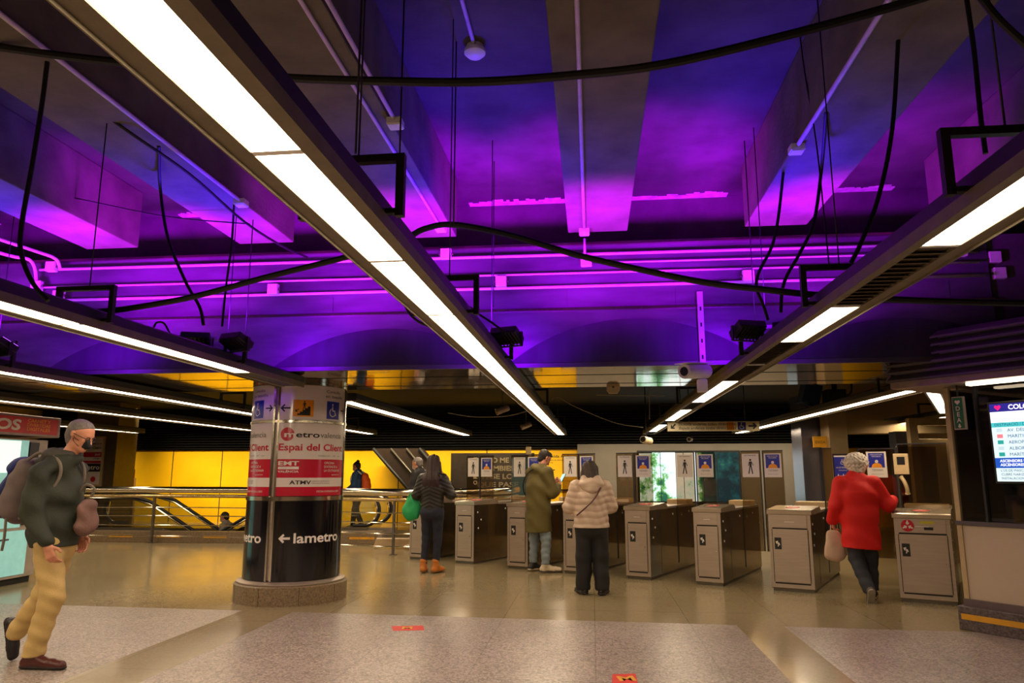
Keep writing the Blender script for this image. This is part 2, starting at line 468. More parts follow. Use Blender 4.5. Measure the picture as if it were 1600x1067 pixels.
# galvanised steel cladding: upper strip, ledge, lower strip
PX0, PX1 = -9.5, 3.82
mb = MB(); mb.box((PX0, Y_PANEL + 0.02, 3.045), (PX1, 7.328, 3.70))
for x in np.arange(PX0 + 0.6, PX1, 1.22): mb.box((x, Y_PANEL + 0.012, 3.07), (x + 0.14, Y_PANEL + 0.0205, 3.22))
struct(mb, 'trim_3', panel_m)
mb = MB(); mb.box((PX0, Y_PANEL - 0.03, 3.02), (PX1, 7.328, 3.044)); mb.box((PX0, Y_PANEL - 0.02, 3.700), (PX1, 7.328, 3.725)); struct(mb, 'trim_4', steel_side)
mb = MB(); mb.box((PX0, Y_PANEL, Z_SOF), (PX1, 7.328, 3.019)); mb.box((PX0, Y_PANEL, Z_SOF - 0.032), (PX1, Y_PANEL + 0.029, Z_SOF))
struct(mb, 'trim_5', panel_m)
# arched plates on the lower strip
for c in (-4.62, -2.08, 0.42, 2.95):
    hw, hh = (1.18, 0.38) if c != 0.42 else (1.22, 0.43)
    rad = (hw * hw + hh * hh) / (2 * hh)
    a = math.asin(hw / rad)
    pts = [(c + rad * math.sin(-a + 2 * a * k / 28), Y_PANEL - 0.012, Z_SOF + 0.012 + hh - rad + rad * math.cos(-a + 2 * a * k / 28)) for k in range(29)]
    pts = [p for p in pts if p[0] < PX1]
    if pts[-1][2] > Z_SOF + 0.03: pts.append((pts[-1][0], Y_PANEL - 0.012, Z_SOF + 0.012))
    mb = MB(); mb.prism(pts, (0, 0.013, 0))
    solo(mb, 'arched_plate', arch_m, {-4.62: 'dark arched steel plate low on the violet panel, left of the round pillar', -2.08: 'dark arched steel plate between the round pillar and the long lit light run',
         0.42: 'widest dark arched steel plate, behind the white bullet security camera', 2.95: 'dark arched steel plate at the right end of the violet panel'}[c], 'steel plate')
# mirror-like soffit
mb = MB(); mb.box((PX0, Y_PANEL + 0.03, Z_SOF - 0.03), (5.6, Y_SOFB, Z_SOF - 0.001)); struct(mb, 'ceiling_soffit', soffit_m)
mb = MB(); mb.box((PX0, Y_PANEL + 0.62, Z_SOF - 0.034), (5.6, Y_PANEL + 0.625, Z_SOF - 0.0305)); mb.box((PX0, Y_SOFB - 0.35, Z_SOF - 0.034), (5.6, Y_SOFB - 0.345, Z_SOF - 0.0305)); struct(mb, 'trim_6', dark_slot)

# the dark hall beyond
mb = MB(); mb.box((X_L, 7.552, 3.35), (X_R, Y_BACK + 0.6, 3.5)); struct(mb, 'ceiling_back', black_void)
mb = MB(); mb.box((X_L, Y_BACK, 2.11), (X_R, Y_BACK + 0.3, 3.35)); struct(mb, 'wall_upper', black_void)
mb = MB()
for i in range(14):
    z = 2.14 + i * 0.075
    mb.prism([(X_L, Y_BACK - 0.10, z), (X_L, Y_BACK - 0.01, z + 0.035), (X_L, Y_BACK - 0.01, z + 0.045), (X_L, Y_BACK - 0.10, z + 0.012)], (X_R - X_L, 0, 0))
struct(mb, 'trim_7', louvre_m)
xg0, xg1 = at(903, 740, Y=Y_BACK).x, at(1240, 740, Y=Y_BACK).x
mb = MB(); mb.box((X_L, Y_BACK, 0), (X_R, Y_BACK + 0.2, 2.11)); struct(mb, 'wall_back', yellow_m)
mb = MB()
for px in (195, 268, 345, 622, 760): 
    x = at(px, 740, Y=Y_BACK).x; mb.box((x, Y_BACK - 0.004, 0), (x + 0.025, Y_BACK - 0.0005, 2.11))
mb.box((X_L, Y_BACK - 0.05, 0.95), (xg0 - 0.05, Y_BACK - 0.02, 0.985))
struct(mb, 'trim_8', dark_slot)
mb = MB(); mb.box((xg0, Y_BACK - 0.16, 0), (xg1, Y_BACK - 0.002, 2.24)); struct(mb, 'wall_grey', grey_wall)
mb = MB(); mb.box((X_L - 0.2, Y_F, 0), (X_L, Y_BACK + 0.6, Z_SLAB)); struct(mb, 'wall_left', mat('beige_wall', rgb(170, 148, 120), 0.6))
mb = MB(); mb.box((X_R, Y_F, 0), (X_R + 0.2, Y_BACK + 0.6, Z_SLAB)); struct(mb, 'wall_right', _M['beige_wall'])
mb = MB(); mb.box((X_L, Y_F - 0.2, 0), (X_R, Y_F, Z_SLAB)); struct(mb, 'wall_front', _M['beige_wall'])

# ================================================================== LIGHT TROFFERS
ZD = CAM_H + HL
MOD = 1.13
unlit_m = mat('unlit_louvre', rgb(105, 88, 66), 0.5, 0.3, 0.1, 12)
def light_run(k, y0, y1, label, unlit=(), start=None, brackets=(), blank=()):
    x = RX(k, y0)
    t = thing('ceiling_light', label, 'ceiling light', (x, y0, ZD), -math.atan(RUN.get(k, (0, 0))[1]), 'long fluorescent light runs')
    hw, dw = 0.135, 0.077
    mb = MB(); L = y1 - y0
    mb.prism([(-hw, 0, 0.018), (-hw, 0, 0.10), (-hw + 0.02, 0, 0.115), (hw - 0.02, 0, 0.115), (hw, 0, 0.10), (hw, 0, 0.018)], (0, L, 0))
    mb.build('housing', black_metal, t)
    mb = MB()
    for s in (-1, 1):
        mb.prism([(s * dw, 0, 0.0), (s * hw, 0, 0.0), (s * hw, 0, 0.017), (s * dw, 0, 0.017)], (0, L, 0))
        mb.prism([(s * hw, 0, -0.012), (s * (hw + 0.005), 0, -0.012), (s * (hw + 0.005), 0, 0.04), (s * hw, 0, 0.04)], (0, L, 0))
    mb.build('flange', flange_m, t)
    s0 = start if start is not None else 3.11
    i = math.floor((y0 - s0) / MOD)
    while s0 + i * MOD < y1 - 0.05:
        a = max(y0, s0 + i * MOD) - y0; b = min(y1, s0 + (i + 1) * MOD) - y0
        if i in blank:
            MB().box((-dw + 0.001, a + 0.012, 0.004), (dw - 0.001, b - 0.012, 0.016)).build('blank_cover', black_metal, t)
        elif i in unlit:
            mb = MB()
            q = a + 0.03
            while q < b - 0.03:
                mb.prism([(-dw + 0.002, q, 0.003), (-dw + 0.002, q + 0.05, 0.016), (-dw + 0.002, q + 0.055, 0.016), (-dw + 0.002, q + 0.008, 0.003)], (2 * dw - 0.004, 0, 0)); q += 0.075
            mb.box((-dw + 0.002, a + 0.01, 0.0165), (dw - 0.002, b - 0.01, 0.0172))
            mb.build('louvre', unlit_m, t)
        elif b - a > 0.1:
            mb = MB(); xa, xb, ya, yb = -dw + 0.001, dw - 0.001, a + 0.012, b - 0.012
            mb.poly([(xa, ya, .004), (xa, yb, .004), (xb, yb, .004), (xb, ya, .004)]); mb.slot = 1
            for q4 in ([(xa, ya), (xb, ya)], [(xb, ya), (xb, yb)], [(xb, yb), (xa, yb)], [(xa, yb), (xa, ya)]): mb.poly([(*q4[0], .004), (*q4[1], .004), (*q4[1], .016), (*q4[0], .016)])
            mb.poly([(xa, ya, .016), (xb, ya, .016), (xb, yb, .016), (xa, yb, .016)])
            mb.build('diffuser', [diffuser_m, white_pl], t)
        MB().box((-dw, b - 0.014, 0.001), (dw, b + 0.0 if b >= L - 0.001 else b + 0.014, 0.0165)).build('cross_bar', white_pl, t)
        i += 1
    for by in brackets:
        if not y0 < by < y1: continue
        q = by - y0; mb = MB(); w, h, r = 0.19, 0.25, 0.016
        mb.box((-w - r, q - r, 0.03), (-w + r, q + r, h)); mb.box((w - r, q - r, 0.03), (w + r, q + r, h)); mb.box((-w - r, q - r, h), (w + r, q + r, h + 0.03))
        mb.box((-w, q - r, 0.04), (-0.13, q + r, 0.06)); mb.box((0.13, q - r, 0.04), (w, q + r, 0.06))
        mb.build('bracket', black_metal, t)
        if by < 7.0:
            mb = MB(); mb.tube([(0.02, q, h + 0.025), (0.02, q, Z_SLAB - ZD if not any(abs(RX(k, by) + 0.02 - b_) < 0.3 for b_ in BEAMS) else Z_BEAM - ZD)], 0.004, 6); mb.build('suspension_rod', black_metal, t)
    return t
BR = [0.9, 2.6, 4.35, 6.15, 10.5, 13.0, 15.5]
light_run(0, -3.0, 17.8, 'long fully lit light run slanting across the middle of the ceiling', start=1.95, brackets=BR)
light_run(1, -3.0, 17.8, 'light run on the right with several dark unlit louvred sections', unlit=(0, 2, 3, 6, 9, 12), brackets=BR)
light_run(-1, -3.0, 7.6, 'light run on the left ending against the round pillar', brackets=BR, blank=(3,))
light_run(-1, 9.3, 17.8, 'light run starting just behind the round pillar', unlit=(), brackets=())
light_run(-2, -3.0, 17.0, 'light run passing over the red machine sign on the left', brackets=BR)
light_run(-3, -3.0, 16.0, 'light run with a thin lit line left of the pillar, third from it', brackets=())
light_run(-4, 2.0, 16.0, 'faint light run over the head of the man with the backpack', brackets=())
light_run(-5, 4.0, 15.0, 'farthest left light run, a short bright dash behind the walking man', brackets=())
light_run(2, 8.1, 17.5, 'light run on the right running toward the gates from the ticket office roof', brackets=(9.2,))
light_run(3, 12.6, 14.9, 'short light run hanging near the steel wall at the right', brackets=(13.4,))

# floodlights in pairs on top of the runs
def flood(x, y, z, rz, tilt, label):
    t = thing('floodlight', label, 'floodlight', (x, y, z), rz, 'violet floodlights on the light runs')
    Rm = Matrix.Rotation(tilt, 4, 'X')
    T = Matrix.Translation((0, 0, 0.10)) @ Rm
    mb = MB(); mb.box((-0.12, -0.09, -0.045), (0.12, 0.09, 0.02), T, bev=0.012)
    for i in range(8): mb.box((-0.11 + i * 0.03, -0.08, -0.065), (-0.104 + i * 0.03, 0.08, -0.04), T)
    mb.build('lamp_body', black_metal, t)
    mb = MB(); mb.box((-0.105, -0.075, 0.021), (0.105, 0.075, 0.025), T); mb.build('lamp_glass', mat('violet_lamp_glass', (0.3, 0.05, 1, 1), 0.2, emit=3.0, emcol=(0.45, 0.1, 1.0)), t)
    mb = MB(); mb.box((-0.14, -0.015, 0.0), (-0.13, 0.015, 0.115)); mb.box((0.13, -0.015, 0.0), (0.14, 0.015, 0.115)); mb.box((-0.14, -0.015, -0.008), (0.14, 0.015, 0.0)); mb.build('yoke', black_metal, t)
for k, nm in ((-2, 'the light run over the red machine sign'), (-1, 'the light run that ends at the round pillar'), (0, 'the long lit run in the middle'), (1, 'the half unlit run on the right')):
    for s in (-1, 1):
        flood(RX(k, FLOOD_Y) + s * 0.17, FLOOD_Y + 0.03 * s, ZD + 0.125, R(-20 * s), R(-25), ('left' if s < 0 else 'right') + ' black floodlight of the pair on ' + nm)

# ================================================================== CONDUITS AND BOXES ON THE PANEL
YC = 7.17
def conduit(pts, label, r=0.012, m=None, cat='conduit', group=None, name='conduit', n=8):
    mb = MB(); mb.tube(pts, r, n); return solo(mb, name, m or conduit_m, label, cat, group)
conduit([(-6.0, YC + .02, 3.60), (3.7, YC + .02, 3.575)], 'topmost straight pale conduit along the violet panel', 0.016)
conduit([(-6.0, YC + .02, 3.40), (3.7, YC + .02, 3.385)], 'second long pale conduit down the violet panel, through the beam box drop', 0.011)
conduit([(-5.9, YC + .02, 3.25), (3.75, YC + .02, 3.255)], 'lowest long pale conduit on the panel, linking three white boxes', 0.016)
conduit([(0.15, YC + .02, 3.49), (3.7, YC + .02, 3.485)], 'short thin conduit on the right half of the violet panel', 0.009)
def jbox(px, py, label, s=0.055, Y=YC - 0.02):
    if px > 1540: Y = 7.298
    p = at(px, py, Y=Y)
    t = thing('junction_box', label, 'junction box', p, 0, 'junction boxes on the violet panel')
    mb = MB(); mb.box((-s, -0.03, -s), (s, 0.03, s), bev=0.008); mb.build('box_body', white_pl, t)
    mb = MB(); mb.box((-s * .9, -0.036, -s * .9), (s * .9, -0.0305, s * .9)); mb.build('box_lid', white_pl, t)
    mb = MB(); mb.tube([(-s - 0.02, 0.0, 0), (-s, 0.0, 0)], 0.014); mb.tube([(s, 0, 0), (s + 0.02, 0, 0)], 0.014); mb.build('gland', steel_dark, t)
for a in ((427, 452, 'white junction box on the panel above the round pillar'), (783, 440, 'white junction box just right of the long lit run'),
          (1169, 431, 'white junction box left of the right-hand light run'), (697, 397, 'small pinkish junction box below a beam conduit beside the long lit run'),
          (916, 408, 'dim junction box in line below the central beam'), (81, 417, 'upper junction box at the left end of the panel under a bent conduit'),
          (92, 462, 'lowest junction box at the left end of the panel'), (58, 447, 'white junction box farthest left on the panel'),
          (1500, 392, 'small box at the right end of the panel above the lit run'), (1553, 402, 'upper of two purple boxes at the right panel end'),
          (1561, 427, 'lower of two purple boxes at the right panel end')): jbox(*a)
for pts, lb in (([(-6.35, 6.2, 3.70), (-6.15, 6.95, 3.70), (-6.0, 7.12, 3.66), (-5.93, 7.16, 3.3)], 'left bent white conduit coming down to the panel end'),
                ([(-5.95, 6.0, 3.72), (-5.8, 6.9, 3.72), (-5.72, 7.1, 3.69), (-5.70, 7.16, 3.6)], 'right bent white conduit coming down to the upper left box')):
    conduit(smooth_path(pts, 6), lb, 0.018)
# conduits under the beams
conduit([(-0.03, -3, Z_BEAM - 0.014), (-0.03, 6.85, Z_BEAM - 0.014)], 'straight conduit running under the central beam', 0.014)
conduit([(-0.03, 7.13, Z_BEAM - 0.25), (-0.03, 7.13, Z_BEAM - 0.02)], 'short vertical conduit below the central beam end', 0.012)
conduit([(-1.27, -3, Z_BEAM - 0.014), (-1.27, 4.45, Z_BEAM - 0.014)], 'pinkish conduit under the edge of the beam left of centre', 0.014)
conduit([(-1.42, -3, Z_BEAM - 0.014), (-1.40, 6.6, Z_BEAM - 0.014)], 'longer conduit beside the pinkish one under the beam left of centre', 0.013)
conduit([(-2.99, -3, Z_BEAM - 0.014), (-2.99, 5.75, Z_BEAM - 0.014)], 'conduit under the beam at the upper left, ending in a box', 0.015)
conduit([(1.52, -3, Z_BEAM - 0.016), (1.52, 5.15, Z_BEAM - 0.016)], 'conduit under the left edge of the beam right of centre', 0.016)
def bbox_(x, y, z, label, s=0.05):
    t = thing('junction_box', label, 'junction box', (x, y, z), 0)
    mb = MB(); mb.box((-s, -s, -0.05), (s, s, 0.0), bev=0.006); mb.build('box_body', white_pl, t)
    mb = MB(); mb.box((-s * .85, -s * .85, -0.056), (s * .85, s * .85, -0.0505)); mb.build('box_lid', white_pl, t)
bbox_(-0.03, 6.9, Z_BEAM - 0.001, 'bright box under the end of the central beam')
bbox_(-1.27, 4.5, Z_BEAM - 0.001, 'small white box under the beam left of centre, on its conduit end')
bbox_(-2.99, 5.8, Z_BEAM - 0.001, 'box ending the conduit of the upper left beam')
bbox_(1.52, 5.2, Z_BEAM - 0.001, 'dark-looking box ending the conduit of the beam right of centre')
bbox_(-1.40, 6.65, Z_BEAM - 0.001, 'box on the pink lit end of the beam left of centre')
# smoke detector with conduit
t = thing('smoke_detector', 'round white smoke detector under the slab in the top bay', 'smoke detector', (-0.76, 4.66, Z_SLAB))
mb = MB(); mb.lathe([(0.0, -0.001), (0.06, -0.001), (0.06, -0.03), (0.05, -0.03)], n=24); mb.build('mount', white_pl, t)
mb = MB(); mb.lathe([(0.05, -0.03), (0.075, -0.035), (0.075, -0.06), (0.05, -0.085), (0.0, -0.09)], n=24); mb.build('sensor_head', white_pl, t)
mb = MB(); mb.tube([(0, 0.0, -0.055)] + [(0.05 * math.cos(a), 0.05 * math.sin(a), -0.075) for a in (0, 1, 2)], 0.004, 5); mb.build('sensor_slot', dark_slot, t)
conduit([(-0.76, -2, Z_SLAB - 0.016), (-0.76, 4.6, Z_SLAB - 0.016)], 'conduit on the slab leading to the smoke detector', 0.014)

# cables
def cable(px, Y, label, r=0.02, top=None):
    """px: pixels of the photo, Y: depth of each point (a number or a list)"""
    Ys = Y if isinstance(Y, (list, tuple)) else [Y] * len(px)
    pts = [at(p[0], p[1], Y=y) for p, y in zip(px, Ys)]
    if top: pts[0] = at(px[0][0], px[0][1], z=top)
    mb = MB(); mb.tube(smooth_path(pts, 8), r, 8)
    return solo(mb, 'cable', rubber, label, 'cable')
cable([(-60, 66), (0, 74), (120, 90), (330, 112), (455, 122), (600, 127), (740, 128), (880, 119), (1040, 100), (1250, 50), (1430, 0), (1500, -25)], 3.4, 'thick black cable sagging across the whole top of the hall', 0.023)
cable([(640, 370), (665, 357), (710, 351), (800, 368), (900, 398), (1000, 421), (1100, 441), (1200, 453), (1290, 462), (1400, 468), (1520, 472), (1640, 474)], 5.0, 'thick black cable draping from the long lit run to the right edge', 0.023)
cable([(150, 487), (200, 482), (300, 464), (420, 432), (540, 402), (600, 385)], 4.6, 'thick black cable rising from the left bracket to the long lit run', 0.021)
cable([(74, 95), (66, 160), (50, 260), (34, 350), (33, 395), (50, 440), (75, 470)], 3.6, 'black cable hanging down at the far left past the white boxes', 0.013)
cable([(15, 70), (80, 120), (200, 205), (300, 275), (380, 345), (440, 384), (480, 402)], [4.2, 4.2, 4.4, 5.0, 5.8, 6.6, 7.1], 'thin cable slung along the upper left beam', 0.011)
cable([(248, 228), (250, 290), (262, 370), (290, 440), (312, 480), (318, 508)], 5.2, 'wavy black cable dropping to the floodlights left of the pillar', 0.012, top=Z_BEAM)
cable([(366, 315), (362, 380), (353, 450), (347, 510)], 5.6, 'straight black cable dropping to the right floodlight near the pillar', 0.009, top=Z_BEAM)
cable([(1405, 0), (1402, 90), (1393, 210), (1372, 310), (1345, 380), (1330, 410)], 3.9, 'black cable hanging in front of the grey beam at the upper right', 0.012)
cable([(1291, 175), (1284, 260), (1272, 345), (1250, 395), (1230, 430), (1222, 455), (1220, 488)], 5.2, 'bent black cable dropping behind the right-hand bracket', 0.012, top=Z_BEAM)
cable([(1224, 270), (1216, 340), (1206, 385), (1186, 425), (1182, 450), (1192, 475), (1200, 500)], 5.5, 'snaking black cable dropping to the floodlight on the right run', 0.012, top=Z_BEAM)
cable([(1510, -5), (1522, 80), (1532, 180), (1540, 240)], 3.0, 'black cable dropping to the bracket at the upper right corner', 0.010)
cable([(1528, -10), (1560, 30), (1605, 72), (1640, 100)], 2.4, 'black cable crossing the upper right corner of the ceiling', 0.013)
cable([(580, 410), (590, 430), (605, 447), (625, 460)], 4.2, 'short loop of cable under the left side of the long lit run', 0.010)
cable([(632, 475), (640, 490), (655, 503), (675, 511)], 4.9, 'second small cable loop lower on the long lit run', 0.009)
cable([(735, 480), (750, 492), (770, 505), (790, 520)], 5.4, 'short cable running from bracket to floodlight on the long lit run', 0.008)
cable([(240, 512), (245, 504), (256, 505), (265, 520)], 5.4, 'small black cable hoop on the left light run', 0.008)
cable([(1250, 55), (1257, 110), (1275, 220), (1287, 330), (1296, 420)], 4.8, 'thin straight wire crossing the conduit right of centre', 0.005)
cable([(0, 285), (120, 310), (260, 338), (390, 350)], 6.0, 'thin dark wire stretched below the left ceiling bays', 0.006)
for px, y0, y1, Y, lb in ((713, 65, 355, 4.6, 'thin black rod hanging left of the smoke detector bay'), (772, 240, 480, 6.6, 'thin rod hanging in front of the white box by the long lit run'),
                          (566, -20, 240, 2.8, 'thin rod dropping past the first bracket of the long lit run'),
                          (626, 190, 345, 3.6, 'rod dropping beside the long lit run'), (1163, 220, 510, 6.4, 'thin rod hanging by the right-hand white box'),
                          (396, 335, 560, 6.3, 'thin wire rod above the round pillar')):
    a = at(px, y0, Y=Y); 
    z1 = at(px, y1, Y=Y).z
    top = Z_BEAM if any(abs(a.x - b_) < 0.3 for b_ in BEAMS) else Z_SLAB
    mb = MB(); mb.tube([(a.x, a.y, z1), (a.x, a.y, top)], 0.005, 6); solo(mb, 'suspension_rod', black_metal, lb, 'rod')

# ================================================================== ROUND INFORMATION PILLAR
PC = Vector((-3.487, 8.56, 0)); A0 = math.atan2(-8.56, 3.487)
col = thing('round_pillar', 'round advertising pillar with red, white and black panels on a granite ring', 'pillar', PC)
def ring(mb, r, z0, z1, a0, a1, n=28):
    mb.lathe([(r, z0), (r, z1)], (0, 0, 0), n, A0 + a0, A0 + a1); return mb
class Wrap:
    """matrix-like: maps panel coordinates (arc length, height, out) onto the pillar"""
    def __init__(s, phi, r): s.phi = phi; s.r = r
    def __matmul__(s, v):
        a = A0 + s.phi + v[0] / 0.545
        return Vector(((s.r + v[2]) * math.cos(a), (s.r + v[2]) * math.sin(a), v[1]))
mb = MB(); mb.lathe([(0.0, 0.0), (0.63, 0.0), (0.63, 0.19), (0.615, 0.205), (0.56, 0.208)], n=72); mb.build('granite_base', granite, col)
mb = MB(); mb.lathe([(0.56, 0.208), (0.605, 0.21), (0.605, 0.222), (0.56, 0.235), (0.53, 0.248)], n=72); mb.build('base_trim', steel, col)
for k in range(12):
    pass
mb = MB()
for k in range(9):
    a = 2 * math.pi * k / 9 + .35
    mb.box((0.6285, -0.002, 0.002), (0.631, 0.002, 0.188), Matrix.Rotation(a, 4, 'Z'))
mb.build('base_joint', dark_slot, col)
mb = MB(); mb.lathe([(0.535, 0.26), (0.535, 2.448)], n=72); mb.build('core', steel, col)
mb = MB(); mb.lathe([(0.536, 1.105), (0.556, 1.11), (0.556, 1.155), (0.536, 1.16)], n=72); mb.lathe([(0.536, 1.972), (0.554, 1.976), (0.554, 2.004), (0.536, 2.008)], n=72)
mb.lathe([(0.536, 2.405), (0.552, 2.41), (0.552, 2.448), (0.536, 2.448)], n=72); mb.build('steel_band', chrome, col)
PITCH = R(101)
for q in (0, -1, 1):
    c = R(23) + q * PITCH; h = R(47.5)
    for nm, m, z0, z1 in (('lower_panel', black_en, 0.25, 1.105), ('address_band', crimson, 1.161, 1.262), ('sponsor_band', white_en, 1.262, 1.362),
                          ('office_band', crimson, 1.362, 1.568), ('brand_panel', white_en, 1.568, 1.972), ('direction_panel', white_en, 2.008, 2.405)):
        mb = MB(); ring(mb, 0.545, z0, z1, c - h, c + h); mb.build(nm, m, col)
    mb = MB()
    for s in (-1, 1): ring(mb, 0.549, 0.25, 2.40, c + s * h - R(1.2), c + s * h + R(1.2), 3)
    mb.build('panel_edge', chrome, col)
    if q == 1: continue
    W = Matrix.Identity(4)
    WR = Wrap(q * PITCH, 0.546)
    def wb(mb, nm, m):
        bm = mb.bm
        for dg_ in np.arange(-30, 84, 2.5):
            bmesh.ops.bisect_plane(bm, geom=bm.verts[:] + bm.edges[:] + bm.faces[:], plane_co=(0.545 * R(dg_), 0, 0), plane_no=(1, 0, 0))
        for v_ in bm.verts: v_.co = WR @ v_.co
        mb.build(nm, m, col)
    S = lambda d: 0.545 * R(d)
    def T(s, h_, d0, z, m, width=None, **kw):
        mb = MB(); vs, fs = text_verts(s, h_, width=S(width) if width else None, **kw)
        bv = [mb.bm.verts.new(Vector((v.x + S(d0), v.y + z, 0.0012))) for v in vs]
        for f in fs: mb._f([bv[i] for i in f])
        wb(mb, 'lettering', m)
    T('lametro', 0.105, 0, 0.655, white_ink, 62, bold=0.03)
    mb = MB(); arrow(mb, W, S(-10.5), 0.705, 0.125, math.pi, 0.001, 0.2); wb(mb, 'arrow', white_ink)
    mb = MB(); disc(mb, W, S(-13), 1.845, 0.076, 0.0006, 28); wb(mb, 'brand_disc', crimson)
    T('m', 0.06, -16.5, 1.815, white_ink, 13, bold=0.04)
    T('etro', 0.062, -3, 1.812, ink, 28, bold=0.03)
    T('valencia', 0.062, 26, 1.812, ink_grey, 35)
    T('Espai del Client', 0.075, -22.5, 1.665, crimson, 88, bold=0.035)
    T('GENERALITAT     EMT     atmv', 0.014, 24, 1.60, ink_grey, 36)
    T('EMT', 0.045, -22, 1.50, white_ink, 24, bold=0.04)
    mb = MB(); rect(mb, W, S(-22), 1.455, S(2), 1.485, 0.0012); wb(mb, 'bar', white_ink)
    T('VALÈNCIA', 0.022, -22, 1.42, white_ink, 24, bold=0.03)
    T('OFICINA', 0.026, 33, 1.515, white_ink, 16)
    T("D'ATENCIÓ A", 0.026, 33, 1.472, white_ink, 22)
    T('LA CIUTADANIA', 0.026, 33, 1.43, white_ink, 27)
    T('ajuntament', 0.014, 45, 1.39, white_ink, 14)
    T('ATMV', 0.042, -8, 1.29, ink, 25, bold=0.03)
    T('AUTORITAT DE TRANSPORT', 0.012, 18, 1.318, ink_grey, 24)
    T('METROPOLITÀ DE VALÈNCIA', 0.012, 18, 1.294, ink_grey, 24)
    T('OFICINA D’ATENCIÓ AL CLIENT', 0.02, 24, 1.2, white_ink, 36)
    T('Consulta', 0.034, 32, 2.33, ink, 23)
    T('en taquilla', 0.034, 31, 2.275, ink, 29)
    mb = MB(); arrow(mb, W, S(-17), 2.14, 0.115, math.pi, 0.001, 0.16); arrow(mb, W, S(63), 2.14, 0.10, 0, 0.001, 0.16); wb(mb, 'arrow', ink)
    mb = MB()
    for i in range(6): flat_poly(mb, W, [(S(-8 + i * 4), 2.045), (S(-4 + i * 4), 2.045), (S(-4 + i * 4), 2.235), (S(-8 + i * 4), 2.235)], 0.0006)
    wb(mb, 'stair_sign', orange_vin)
    mb = MB()
    for i in range(5): flat_poly(mb, W, [(S(-3 + i * 3.0), 2.06), (S(0.1 + i * 3.0), 2.06), (S(0.1 + i * 3.0), 2.08 + .02 * i), (S(-3 + i * 3.0), 2.08 + .02 * i)], 0.0012)
    ped_figure(mb, W, S(5), 2.165, 0.12, 0.0012); arrow(mb, W, S(-3.5), 2.115, 0.05, R(215), 0.0012, 0.2)
    wb(mb, 'stair_symbol', ink)
    mb = MB()
    for i in range(5): flat_poly(mb, W, [(S(33 + i * 4.2), 2.03), (S(37.2 + i * 4.2), 2.03), (S(37.2 + i * 4.2), 2.235), (S(33 + i * 4.2), 2.235)], 0.0006)
    wb(mb, 'wheelchair_sign', blue_vin)
    mb = MB(); wheelchair(mb, W, S(43), 2.13, 0.16, 0.0012); wb(mb, 'wheelchair_symbol', white_ink)

# ================================================================== TICKET GATES
GA = R(-25)
gates = [(-3.08, 12.55, .36, 'ticket gate farthest left, behind the woman with the green bag'), (-2.21, 12.08, .36, 'ticket gate just right of the woman with the green bag'),
         (-1.30, 11.50, .36, 'ticket gate partly behind the man in the olive parka'), (-0.43, 11.02, .36, 'ticket gate left of the woman in the beige puffer jacket'),
         (0.44, 10.56, .36, 'ticket gate just right of the beige jacket woman, bluish screen glow on its side'), (1.31, 10.11, .36, 'ticket gate in the middle of the free right-hand ones'),
         (2.17, 9.70, .50, 'wide ticket gate to the left of the lady in the red jacket'), (3.40, 9.02, .56, 'wide ticket gate right of the red lady with a round red sticker and card slot')]
def poster_ped(M, w, h):
    mb = MB(); mb.slot = 0; rect(mb, M, -w / 2, 0, w / 2, h)
    mb.slot = 1; ped_figure(mb, M, 0, h * .45, h * .66, 0.001)
    text_mb('NO PARARSE', h * .05, M @ Matrix.Translation((0, h * .9, 0.001)), mb, width=w * .7, align='CENTER')
    return mb, [paper, ink]
def poster_blue(M, w, h):
    mb = MB(); mb.slot = 0; rect(mb, M, -w / 2, 0, w / 2, h)
    mb.slot = 1; rect(mb, M, -w * .4, h * .38, w * .4, h * .95, 0.0008)
    mb.slot = 2; disc(mb, M, 0, h * .62, w * .085, 0.0016, 14); text_mb('OBLIGATORI', h * .05, M @ Matrix.Translation((0, h * .86, 0.0016)), mb, width=w * .6, align='CENTER')
    text_mb('MASCARETA', h * .05, M @ Matrix.Translation((0, h * .79, 0.0016)), mb, width=w * .45, align='CENTER')
    mb.slot = 3; flat_poly(mb, M, [(-w * .28, h * .38), (w * .28, h * .38), (w * .22, h * .5), (w * .08, h * .56), (-w * .08, h * .56), (-w * .22, h * .5)], 0.0016)
    mb.slot = 4; text_mb('T’ESTIMEM', h * .08, M @ Matrix.Translation((0, h * .24, 0.0008)), mb, width=w * .56, align='CENTER')
    text_mb('gràcies per usar la mascareta', h * .03, M @ Matrix.Translation((0, h * .12, 0.0008)), mb, width=w * .6, align='CENTER')
    return mb, [paper, blue_vin, white_ink, orange_vin, ink_grey]
def poster_access(M, w, h):
    mb = MB(); mb.slot = 0; rect(mb, M, -w / 2, 0, w / 2, h)
    mb.slot = 1; wheelchair(mb, M, 0, h * .8, h * .22, 0.001); rect(mb, M, -w / 2, h, w / 2, h * 1.06, 0.0)
    text_mb('ACCÉS PREFERENT', h * .05, M @ Matrix.Translation((0, h * .55, 0.001)), mb, width=w * .8, align='CENTER')
    text_mb('acceso preferente', h * .035, M @ Matrix.Translation((0, h * .45, 0.001)), mb, width=w * .5, align='CENTER')
    for i in (-1, 0, 1): ped_figure(mb, M, i * w * .3, h * .22, h * .2, 0.001)
    return mb, [blue_vin, white_ink]
